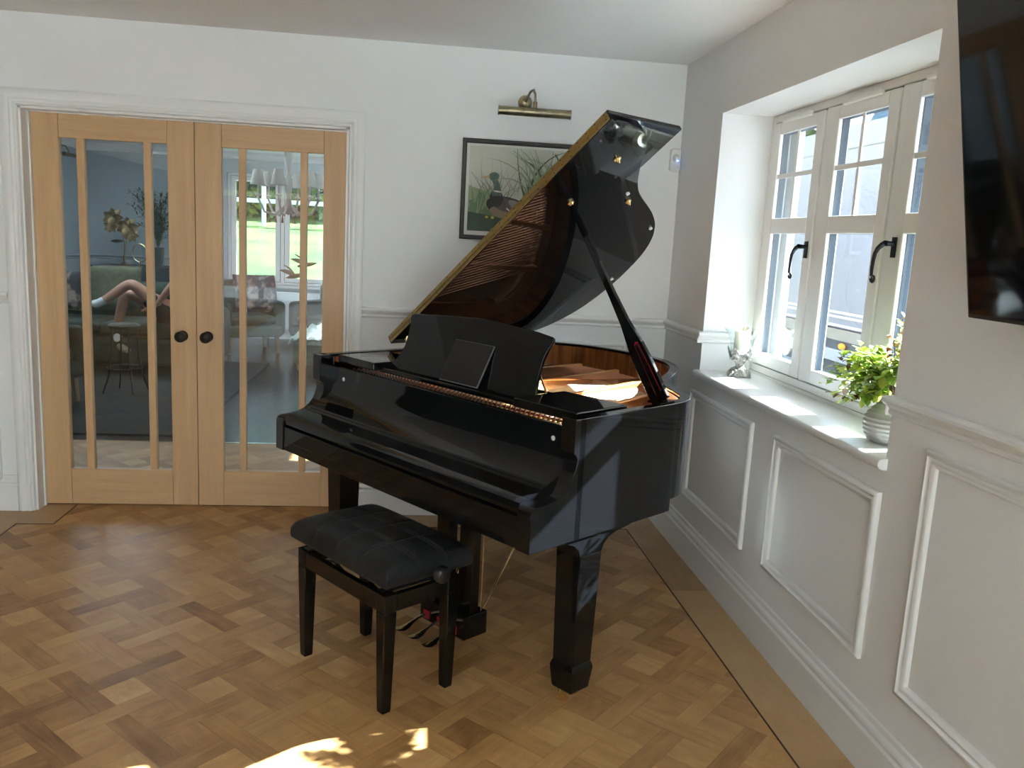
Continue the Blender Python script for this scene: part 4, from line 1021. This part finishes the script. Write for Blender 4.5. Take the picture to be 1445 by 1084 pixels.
# ------------------------------------------------------------------ far room
BLUEP = mat('blue_grey_paint', (.44, .49, .53), rough=.7)
FX = -5.6
w2 = wall_with_holes('wall_far', 'y', 7.2, .3, FX, 0, 0, H, [(-3.80, -1.7, .72, 2.16)], BLUEP)
struct(MB().box((FX-.1, .14, 0), (FX, 7.5, H)).build('wall_far_left', BLUEP))
struct(MB().box((FX, .1405, 0), (DX0-.08, .15, H)).build('wall_far_near', BLUEP))
struct(MB().box((-.012, .15, 0), (-.001, 1.25, H)).build('wall_far_right', BLUEP))
extr('trim_40', [(d, z-.09) for d, z in DADO], FX, -3.9, lambda a, d, z: (a, 7.2-d, z), BLUEP); extr('trim_41', [(d, z-.09) for d, z in DADO], .15, 7.2, lambda a, d, z: (FX+d, a, z), BLUEP)
extr('trim_42', [(0,2.33),(.02,2.33),(.03,2.36),(.06,2.39),(.07,2.42),(0,2.42)], FX, 0, lambda a, d, z: (a, 7.2-d, z), TRIM)
extr('trim_43', [(0,2.33),(.02,2.33),(.03,2.36),(.06,2.39),(.07,2.42),(0,2.42)], .15, 7.2, lambda a, d, z: (FX+d, a, z), TRIM)
extr('baseboard_far', SK, FX, 0, lambda a, d, z: (a, 7.2-d, z))
w7 = casement_window(7, lambda a, d, z: (a, 7.1+d, z), -3.80, -1.7, .72, 2.16, 3, bars=False, handles=False, vents=False, depth0=.18, rail=False)
struct(MB().box((-3.82, 7.08, .69), (-1.68, 7.28, .72)).build('window_sill_far', TRIM))
struct(MB().box((FX, 1.45, -.001), (0, 1.47, .004)).build('trim_44', CHROME))
VELVET = add_noise_color(mat('green_velvet', rough=.85, sheen=.08), (.007, .020, .010), (.018, .040, .020), scale=14)
VELVETL = add_noise_color(mat('sage_fabric', rough=.85, sheen=.06), (.09, .13, .09), (.13, .18, .13), scale=30)
OLIVE = add_noise_color(mat('olive_fabric', rough=.85, sheen=.06), (.05, .055, .028), (.08, .085, .042), scale=20)
DARKV = mat('dark_brown_velvet', (.02, .018, .012), rough=.8, sheen=.06)
FLORAL = add_noise_color(mat('floral_fabric', rough=.85), (.03, .03, .035), (.28, .20, .17), scale=11, detail=5, lo=.48, hi=.62)
WOODL = mat('pale_leg_wood', (.30, .22, .13), rough=.5)
def pillow(mb, c, sx, sy, sz, rot=(0,0,0), mi=0, n=18):
    Mx = Matrix.Translation(Vector(c)) @ Matrix.Rotation(rot[2], 4, 'Z') @ Matrix.Rotation(rot[1], 4, 'Y') @ Matrix.Rotation(rot[0], 4, 'X')
    def f(s):
        def g(u, v):
            x = 2*u-1; y = 2*v-1; e = max(0, (1-x**6)*(1-y**6))**.5; return Mx @ Vector((x*sx*(1-.08*(1-abs(y))*0), y*sy, s*sz*e))
        return g
    mb.grid(n, n, f(1), mi); mb.grid(n, n, f(-1), mi)
def rbox(name, a, b, m, parent, bevel=.06): return fixn(MB().box(a, b).build(name, m, parent, bevel=bevel, seg=5))
# green velvet sofa where the person sits
sf = thing('velvet_sofa', 'dark green velvet sofa seen through the left glazed door', 'sofa', (-4.45, 4.45, .0105))
rbox('sofa_base', (-.75, -.45, .08), (.95, .50, .36), VELVET, sf)
rbox('sofa_back', (-.75, .32, .30), (.95, .60, .84), VELVET, sf, .10)
rbox('sofa_arm', (-.95, -.46, .06), (-.72, .58, .62), VELVET, sf, .09); rbox('sofa_arm', (.93, -.46, .06), (1.15, .58, .62), VELVET, sf, .09)
rbox('seat_cushion', (-.70, -.45, .365), (.10, .34, .49), VELVET, sf, .05); rbox('seat_cushion', (.11, -.45, .365), (.92, .34, .49), VELVET, sf, .05)
for x in (-.85, 1.05):
    MB().frustum((x, -.38, .0), (.02, .02), (x, -.38, .08), (.03, .03)).build('foot', WOODL, sf)
mb = MB(); pillow(mb, (-4.34, 4.55, .80), .24, .23, .09, (R(70), 0, R(10))); tag(fixn(mb.build('scatter_cushion', OLIVE, smooth=True)), 'olive cushion leaning on the back of the green velvet sofa', 'cushion')
mb = MB(); pillow(mb, (-4.80, 4.50, .76), .20, .20, .08, (R(72), 0, R(-12))); tag(fixn(mb.build('scatter_cushion', FLORAL, smooth=True)), 'dark floral cushion at left end of the green velvet sofa', 'cushion')
bounce_rug = MB().box((-3.6, -12.3, .001), (-.1, -6.3, .012)).build('area_rug', mat('cream_bounce_rug', (.72, .71, .68), rough=.95)); tag(bounce_rug, 'large cream rug added unseen behind the viewer to bounce sunlight', 'rug')  # pale surface added out of view as a reflector for sunlight
rug = MB().box((-5.0, 1.62, .001), (-2.9, 5.0, .010)).build('area_rug', mat('dark_green_rug', (.009, .013, .010), rough=.95)); tag(rug, 'dark green rug lying on the far room floor', 'rug')
stl = thing('wire_stool', 'round dark metal stool with ring foot rail in front of the green sofa', 'stool', (-3.26, 2.60, .0105))
mb = MB()
for k in range(4):
    a = k*math.pi/2+.6; ca, sa = math.cos(a), math.sin(a)
    m2 = MB(); m2.tube([(.10*ca,.10*sa,.56),(.11*ca,.11*sa,.35),(.14*ca,.14*sa,.15),(.19*ca,.19*sa,.004)], .008, 8); m2.build('leg', IRON, stl, smooth=True)
m2 = MB(); m2.tube([(.145*math.cos(a),.145*math.sin(a),.22) for a in [2*math.pi*i/28 for i in range(28)]], .006, 6, closed=True); m2.build('foot_rail', IRON, stl, smooth=True)
m2 = MB(); m2.lathe([(0,.56),(.12,.56),(.13,.57),(.13,.585),(.11,.60),(0,.602)], n=32); fixn(m2.build('seat', DARKV, stl, smooth=True, angle=50))
stl.location = (-3.62, 2.68-.0, .0105)
stl.location = (-3.80, 3.12, .0105)
# person with crossed legs on the sofa
SKIN = mat('skin', (.42, .22, .15), rough=.5, sub=.08)
per = thing('person', 'person in dark shorts and white socks lounging on green sofa, legs crossed', 'person', (-3.28, 3.12, .49))
def skinmesh(name, P, E, rad, m, parent, sub=2, root=0):
    me = bpy.data.meshes.new(name); me.from_pydata(P, E, []); o = bpy.data.objects.new(name, me); COL.objects.link(o); o.parent = parent; me.materials.append(m)
    sk = o.modifiers.new('skin', 'SKIN'); sk.use_smooth_shade = True
    for i, v in enumerate(me.skin_vertices[0].data):
        r = rad[i]; v.radius = r if isinstance(r, tuple) else (r, r); v.use_root = (i == root)
    s = o.modifiers.new('sub', 'SUBSURF'); s.levels = sub; s.render_levels = sub; return o
# local: +x right (towards the torso side), person reclines to the right, shins reach to the left
BP = [(0,0,.11), (.10,.03,.26), (.17,.05,.42), (.21,.05,.56), (.22,.04,.64), (.235,.0,.74),
      (-.06,-.10,.13), (-.34,-.16,.40), (-.55,-.18,.24), (-.62,-.19,.20),
      (-.06,.09,.12), (-.42,-.06,.29), (-.47,-.12,.05), (-.48,-.14,-.12), 
      (.16,-.14,.54), (.02,-.20,.36), (-.10,-.20,.19), (.18,.22,.54), (.10,.30,.34), (-.02,.24,.20)]
BE = [(0,1),(1,2),(2,3),(3,4),(4,5),(0,6),(6,7),(7,8),(8,9),(0,10),(10,11),(11,12),(12,13),(3,14),(14,15),(15,16),(3,17),(17,18),(18,19)]
BR = [(.13,.10),(.13,.09),(.14,.10),(.12,.09),.05,.085,.085,.058,.042,.036,.085,.058,.048,.038,.048,.038,.028,.048,.038,.028]
body = skinmesh('body', BP, BE, BR, SKIN, per)
for hx, hy, hz, sg in ((-.10,-.20,.19,1), (-.02,.24,.20,1)):
    mb = MB()
    for k in range(4):
        yy = hy-.026+.017*k; Lf = (.075, .085, .080, .062)[k]
        mb.tube([(hx,yy,hz),(hx-.035,yy,hz-.012),(hx-.05-Lf*.5,yy,hz-.030),(hx-.05-Lf,yy,hz-.055)], [.012,.010,.009,.007], 8)
    mb.tube([(hx+.01,hy+.03,hz),(hx-.03,hy+.05,hz-.01),(hx-.055,hy+.052,hz-.02)], [.012,.010,.008], 8)
    mb.build('hand', SKIN, body, smooth=True)
HAIR = mat('dark_hair', (.03, .02, .012), rough=.6)
mb = MB(); mb.lathe([(0,.0),(.06,.02),(.088,.07),(.092,.12),(.07,.165),(.03,.185),(0,.19)], (.255,.0,.66), 24, rim=lambda a, r, z, i: (r*(.80 if math.cos(a) < -.3 and z < .12 else 1.0), z)); mb.build('hair', HAIR, per, smooth=True)
mb = MB(); mb.lathe([(0,-.012),(.010,-.008),(.012,0),(.008,.01),(0,.014)], (.150,0,.735), 12)
for s in (-1, 1): mb.lathe([(0,-.006),(.008,0),(0,.006)], (.160, s*.032, .757), 10)
mb.build('face_features', SKIN, per, smooth=True)
NAVY = mat('navy_cloth', (.015, .018, .03), rough=.9)
skinmesh('shorts', [(.02,.0,.12),(-.07,-.10,.13),(-.22,-.13,.28),(-.07,.09,.12),(-.25,.01,.21)], [(0,1),(1,2),(0,3),(3,4)], [(.145,.115),.098,.085,.098,.085], NAVY, per)
skinmesh('shirt', [(.03,0,.17),(.10,.03,.27),(.17,.05,.42),(.205,.05,.54),(.15,-.12,.52),(.06,-.18,.42),(.17,.20,.52),(.12,.27,.42)], [(0,1),(1,2),(2,3),(3,4),(4,5),(3,6),(6,7)], [(.135,.105),(.14,.10),(.15,.108),(.125,.095),.062,.055,.062,.055], mat('grey_shirt', (.12, .13, .14), rough=.9), per)
WS = mat('white_sock', (.70, .71, .74), rough=.9)
skinmesh('sock', [(-.555,-.18,.235),(-.64,-.19,.185),(-.70,-.19,.18)], [(0,1),(1,2)], [.044,.042,.040], WS, per)
skinmesh('sock', [(-.475,-.13,-.06),(-.48,-.145,-.15),(-.48,-.145,-.19)], [(0,1),(1,2)], [.044,.042,.042], WS, per)
SHOE = mat('khaki_shoe', (.25, .21, .13), rough=.8)
skinmesh('shoe', [(-.71,-.19,.165),(-.73,-.20,.235),(-.75,-.21,.31)], [(0,1),(1,2)], [(.048,.045),(.045,.04),(.036,.03)], SHOE, per)
skinmesh('shoe', [(-.475,-.150,-.205),(-.42,-.19,-.235),(-.35,-.23,-.255)], [(0,1),(1,2)], [(.045,.04),(.045,.035),(.038,.028)], SHOE, per)
per.location = (-3.68, 4.18, .50)

# console table with cloth at the far wall, and things on it
ct = thing('console_table', 'cloth covered dark console table against the far room wall', 'table', (-4.74, 6.72, 0))
CLOTH = add_noise_color(mat('slate_blue_cloth', rough=.9), (.03, .038, .05), (.05, .06, .08), scale=3)
mb = MB(); mb.grid(60, 6, lambda u, v: Vector((( .46+.014*(1-v)*math.sin(u*60))*math.copysign(min(1, abs(math.cos(2*math.pi*u))*1.5), math.cos(2*math.pi*u)), (.30+.014*(1-v)*math.cos(u*60))*math.copysign(min(1, abs(math.sin(2*math.pi*u))*1.5), math.sin(2*math.pi*u)), .02+.878*v)), 0, close_u=True)
mb.build('tablecloth', CLOTH, ct, smooth=True)
MB().box((-.46, -.30, .898), (.46, .30, .92)).build('tabletop', CLOTH, ct)
for sx in (-.42, .42):
    for sy in (-.26, .26): MB().frustum((sx, sy, 0), (.015, .015), (sx, sy, .9), (.02, .02)).build('leg', WOODL, ct)
GOLD = mat('aged_gold', (.22, .15, .07), rough=.4, metal=.8)
gf = thing('gold_flower_sculpture', 'gold metal flower sculpture standing on the console table', 'ornament', (-4.90, 6.58, .92))
mb = MB(); mb.lathe([(0,0),(.09,0),(.09,.01),(.03,.03),(.012,.05),(.010,.12),(0,.12)], n=28); mb.build('base', GOLD, gf, smooth=True)
mb = MB(); mb.tube([(0,0,.1),(.01,0,.25),(-.01,0,.42),(-.10,0,.56)], .006, 6); mb.tube([(0,0,.1),(.03,0,.3),(.05,0,.46)], .006, 6); mb.build('stem', GOLD, gf, smooth=True)
def flower(c, r, tilt, parent):
    mb = MB()
    for k in range(7):
        a = k*2*math.pi/7
        leaf(mb, Vector(c), Vector((math.cos(a), tilt[0]+.3*math.sin(a), math.sin(a)+tilt[1])), Vector((0,-1,0)), r, r*.36, 0)
    mb.build('flower_head', GOLD, parent, smooth=True)
flower((-.11,-.02,.58), .12, (-.3,.0), gf); flower((-.13,-.03,.48), .09, (-.3,-.2), gf); flower((.06,-.02,.47), .13, (-.2,.1), gf); flower((.10,-.02,.38), .09, (-.2,-.2), gf)
mb = MB(); leaf(mb, Vector((0,0,.3)), Vector((-1,-.1,-.05)), Vector((0,-1,0)), .16, .02, 0); mb.build('bird_ornament', IRON, gf)
pt = thing('potted_fern', 'feathery green fern in a dark tall pot on console table', 'plant', (-4.50, 6.60, .92))
mb = MB(); mb.lathe([(0,0),(.055,0),(.075,.24),(.068,.24),(.05,.02),(0,.02)], n=24); fixn(mb.build('pot', mat('dark_pot', (.05, .05, .05), rough=.4), pt, smooth=True, angle=50))
rf = random.Random(5); mb = MB()
for k in range(80):
    a = rf.uniform(0, 2*math.pi); sp_ = rf.uniform(.05, .42); hh = rf.uniform(.25, .75); P0 = Vector((0,0,.22)); P2 = Vector((sp_*math.cos(a), sp_*math.sin(a)*.6, .22+hh)); P1 = Vector((0,0,.22+hh*.8))
    for i in range(18):
        t = .25+.75*i/18; c = (1-t)**2*P0+2*t*(1-t)*P1+t*t*P2; d = Vector((rf.gauss(0,1), rf.gauss(0,1), rf.gauss(.2,.6))); leaf(mb, c, d, Vector((0,0,1)), .06, .008, 0)
    mb.tube([(1-t)**2*P0+2*t*(1-t)*P1+t*t*P2 for t in (0, .3, .6, 1)], .002, 4, 0)
mb.build('fronds', mat('fern_green', (.05, .08, .04), rough=.7), pt)
rg = thing('round_table_lamp', 'small round brass ring lamp on console table near the fern', 'lamp', (-4.68, 6.47, .92))
mb = MB(); mb.tube([(.085*math.cos(a), 0, .17+.11*math.sin(a)) for a in [2*math.pi*i/30 for i in range(30)]], .006, 8, closed=True); mb.tube([(0,0,.06),(0,0,.0)], .008, 8); mb.lathe([(0,0),(.05,0),(.05,.008),(0,.01)], n=24); mb.build('ring_stand', BRASS, rg, smooth=True)
wl = thing('picture_light', 'small brass picture light on the left wall of far room', 'lamp', (FX, 6.35, 2.26))
mb = MB(); mb.lathe([(0,0),(.05,0),(.05,.012),(.02,.03),(0,.03)], (0,0,0), 24, M=Matrix.Rotation(R(90), 4, 'Y')); mb.build('wall_rose', ABRASS, wl, smooth=True)
mb = MB(); mb.tube([(.02,0,.0),(.08,0,.05),(.15,0,.04),(.19,0,-.03)], .008, 8); mb.build('arm', ABRASS, wl, smooth=True)
mb = MB(); mb.tube([(.19,-.16,-.06),(.19,.16,-.06)], .024, 20); mb.build('lamp_tube', ABRASS, wl, smooth=True, angle=40)

# armchairs by the far window
def armchair(name, label, loc, rz, m, mleg):
    t = thing(name, label, 'armchair', loc, rz)
    rbox('seat_base', (-.33, -.34, .20), (.33, .30, .34), m, t, .04)
    rbox('seat_cushion', (-.25, -.33, .345), (.25, .26, .45), m, t, .05)
    rbox('backrest', (-.33, .22, .30), (.33, .40, .84), m, t, .09)
    rbox('arm', (-.37, -.32, .22), (-.25, .34, .62), m, t, .055); rbox('arm', (.25, -.32, .22), (.37, .34, .62), m, t, .055)
    for sx in (-.27, .27):
        for sy in (-.27, .28): MB().frustum((sx*1.05, sy*1.05, 0), (.014, .014), (sx, sy, .21), (.024, .024)).build('leg', mleg, t)
    return t
armchair('armchair', 'dark green armchair with a large floral cushion by the far window', (-3.30, 5.95, 0), R(25), VELVET, WOODL)
armchair('armchair', 'dark backed armchair draped with pale throw beside the far window', (-2.36, 6.02, 0), R(-30), DARKV, WOODL)
armchair('armchair', 'dark green velvet armchair nearest the left glazed door', (-4.42, 2.55, .0105), R(65), VELVET, WOODL)
mb = MB(); pillow(mb, (-3.20, 5.90, .70), .25, .23, .09, (R(68), 0, R(25))); tag(fixn(mb.build('scatter_cushion', FLORAL, smooth=True)), 'large brown floral cushion on the left armchair by far window', 'cushion')
THROW = add_noise_color(mat('mint_throw', rough=.9), (.25, .30, .26), (.45, .52, .44), scale=6, stretch=(1, 1, 4))
fo = thing('footstool', 'round footstool heaped with pale green striped throw in far room', 'footstool', (-2.36, 4.85, 0))
rbox('stool_body', (-.24, -.24, .05), (.24, .24, .34), VELVETL, fo, .08); mb = MB()
mb.grid(24, 24, lambda u, v: Vector(((u-.5)*.56, (v-.5)*.56, .345+.12*math.exp(-((u-.5)**2+(v-.5)**2)*9)+.018*math.sin(u*31+4*v)+.012*math.sin(v*27)-.25*max(0, abs(u-.5)*2-.82)*1.5)))
o = mb.build('throw', THROW, fo, smooth=True); o.modifiers.new('s', 'SOLIDIFY').thickness = .012
for sx in (-.17, .17):
    for sy in (-.17, .17): MB().frustum((sx, sy, 0), (.02, .02), (sx, sy, .06), (.02, .02)).build('foot', WOODL, fo)
rd = thing('radiator', 'white panel radiator beneath the far window', 'radiator', (-2.75, 7.13, .14))
RADW = mat('radiator_white', (.75, .76, .76), rough=.4)
mb = MB(); mb.box((-.55, -.04, 0), (.55, .0, .50)); fixn(mb.build('radiator_panel', RADW, rd, bevel=.01)); mb = MB()
for i in range(26): mb.box((-.52+i*.041, -.046, .03), (-.50+i*.041, -.0405, .47))
mb.build('radiator_ribs', RADW, rd); mb = MB(); mb.tube([(-.5,-.02,0),(-.5,-.02,-.14)], .008, 8); mb.build('pipe', CHROME, rd)
# chandelier
chn = thing('chandelier', 'cream wooden chandelier with fabric shades hanging in the far room', 'chandelier', (-2.50, 3.6, 0))
CREAM = mat('cream_paint', (.50, .47, .42), rough=.6); SHD = mat('linen_shade', (.52, .50, .46), rough=.9); TAS = mat('brown_tassel', (.20, .14, .09), rough=.9)
mb = MB(); mb.lathe([(0,1.60),(.03,1.62),(.05,1.66),(.03,1.70),(.02,1.76),(.035,1.86),(.03,1.92),(.016,1.98),(.030,2.05),(.045,2.12),(.035,2.20),(.02,2.26),(.014,2.42),(0,2.42)], n=20); mb.build('stem', CREAM, chn, smooth=True)
for k in range(6):
    a = k*math.pi/3+.35; ca, sa = math.cos(a), math.sin(a); r = .27
    m2 = MB(); m2.tube([(.03*ca,.03*sa,1.68),(.12*ca,.12*sa,1.60),(.21*ca,.21*sa,1.62),(r*ca,r*sa,1.74),(r*ca,r*sa,1.86)], [.012,.012,.011,.010,.010], 8); m2.lathe([(0,0),(.022,0),(.03,.012),(.01,.02),(0,.02)], (r*ca, r*sa, 1.76), 14); arm_ = m2.build('arm', CREAM, chn, smooth=True)
    m2 = MB(); m2.lathe([(.070,.0),(.040,.135),(.037,.135),(.067,.0)], (r*ca, r*sa, 1.855), 24); m2.build('lamp_shade', SHD, chn, smooth=True)
    m2 = MB(); m2.tube([(.17*ca,.17*sa,1.60),(.17*ca,.17*sa,1.53)], [.003,.012], 8); m2.build('tassel', TAS, chn)
bd = thing('hanging_bird', 'carved wooden gull hanging on a thread in the far room', 'ornament', (-2.34, 3.62, 1.16))
def bird(t, sc=1.):
    mb = MB(); mb.lathe([(0,-.09),(.012,-.07),(.022,-.02),(.018,.04),(.006,.09),(0,.10)], n=14, M=Matrix.Rotation(R(78), 4, 'Y') ); mb.build('bird_body', WOODL, t, smooth=True)
    for s in (-1, 1):
        m2 = MB(); leaf(m2, Vector((0,0,.0)), Vector((-.55, s*.4, .75 if s > 0 else .35)), Vector((1,0,0)), .15, .025, 0); o = m2.build('wing', WOODL, t, smooth=True); o.modifiers.new('s', 'SOLIDIFY').thickness = .003
    m2 = MB(); m2.tube([(0,0,.02),(0,0,2.42-t.location.z)], .0006, 4); m2.build('thread', WOODL, t)
bird(bd); bd2 = thing('hanging_bird', 'lower grey carved gull hanging just below the other bird', 'ornament', (-2.42, 3.50, 1.06)); bird(bd2)
for c in bd2.children: pass

# garden beyond the far window
GW = mat('fence_white', (.6, .62, .62), rough=.7)
fe = thing('post_and_rail_fence', 'weathered post and rail fence across the garden lawn', 'fence', (-3.5, 20, 1.49))
mb = MB(); mb.box((-7, 0, 1.18), (6, .05, 1.32)); mb.box((-7, 0, .62), (6, .05, .74)); mb.build('rail', GW, fe)
for x in (-6, -4, -2, 0, 2, 4): MB().box((x-.05, .05, 0), (x+.05, .14, 1.35)).build('post', GW, fe)
rh = random.Random(9)
for k, (x, lab) in enumerate(((-9.6, 'leftmost dense hedge bush behind the garden fence'), (-5.4, 'middle dense hedge bush behind the garden fence'), (-1.2, 'rightmost dense hedge bush behind the garden fence'), (3.0, 'hedge bush beyond the right end of garden fence'))):
    t = thing('hedge_bush', lab, 'bush', (x, 22.6, 1.85), group='hedge bushes behind the garden fence'); mb = MB()
    for i in range(2200):
        c = Vector((rh.uniform(-1.93, 1.93), rh.uniform(-.8, .8), rh.uniform(0, 4.2)+.3*math.sin(x+i)))
        leaf(mb, c, Vector((rh.gauss(0,1), rh.gauss(0,1), rh.gauss(0,1))), Vector((0,0,1)), .28, .11, rh.randrange(3))
    mb.build('foliage', [GL1, GL2, LEAFA], t)
    MB().box((-2.0, .85, 0), (2.0, 1.1, 4)).build('hedge_backing', GL1, t)  # plain green slab closing the gaps behind the leaves

# ------------------------------------------------------------------ light
w = bpy.data.worlds.new('world'); SC.world = w; w.use_nodes = True
nt = w.node_tree; N = nt.nodes; L = nt.links; bg = N['Background']
sky = N.new('ShaderNodeTexSky'); sky.sky_type = 'NISHITA'; sky.sun_disc = False
EL = math.atan(.725); AZ = math.atan2(.14, 1.)
sky.sun_elevation = EL; sky.sun_rotation = R(90)-AZ; sky.air_density = 1.1; sky.dust_density = 1.5
L.new(sky.outputs[0], bg.inputs[0]); bg.inputs[1].default_value = .62
sun = bpy.data.lights.new('sun', 'SUN'); sun.energy = 52.0; sun.angle = R(.6); sun.color = (.80, .905, 1)
so = bpy.data.objects.new('sun', sun); COL.objects.link(so)
dv = Vector((math.cos(EL)*math.cos(AZ), math.cos(EL)*math.sin(AZ), math.sin(EL)))
so.rotation_euler = dv.to_track_quat('Z', 'Y').to_euler(); so.location = (10, 2, 10)

# ------------------------------------------------------------------ camera
cam = bpy.data.cameras.new('camera'); co = bpy.data.objects.new('camera', cam); COL.objects.link(co); SC.camera = co
f, yaw, pit, rol = 1182.16, -.12580, -.17180, .05240
C = Vector((-1.3751, -4.3801, 1.4985))
fd = Vector((-math.sin(yaw)*math.cos(pit), math.cos(yaw)*math.cos(pit), math.sin(pit)))
r_ = Vector((math.cos(yaw), math.sin(yaw), 0)); u_ = r_.cross(fd)
r2 = math.cos(rol)*r_+math.sin(rol)*u_; u2 = -math.sin(rol)*r_+math.cos(rol)*u_
Mc = Matrix(((r2.x, u2.x, -fd.x, C.x), (r2.y, u2.y, -fd.y, C.y), (r2.z, u2.z, -fd.z, C.z), (0, 0, 0, 1)))
co.matrix_world = Mc; cam.sensor_fit = 'HORIZONTAL'; cam.sensor_width = 36; cam.lens = 36*f/1445; cam.clip_start = .05; cam.clip_end = 200
SC.view_settings.view_transform = 'Standard'; SC.view_settings.look = 'None'; SC.view_settings.gamma = 1; SC.view_settings.exposure = 0.82
SC.view_settings.use_curve_mapping = False
SC.cycles.max_bounces = 14; SC.cycles.diffuse_bounces = 7; SC.cycles.glossy_bounces = 7; SC.cycles.transparent_max_bounces = 20
SC.cycles.caustics_reflective = True; SC.cycles.blur_glossy = .25
SC.cycles.sample_clamp_indirect = 0
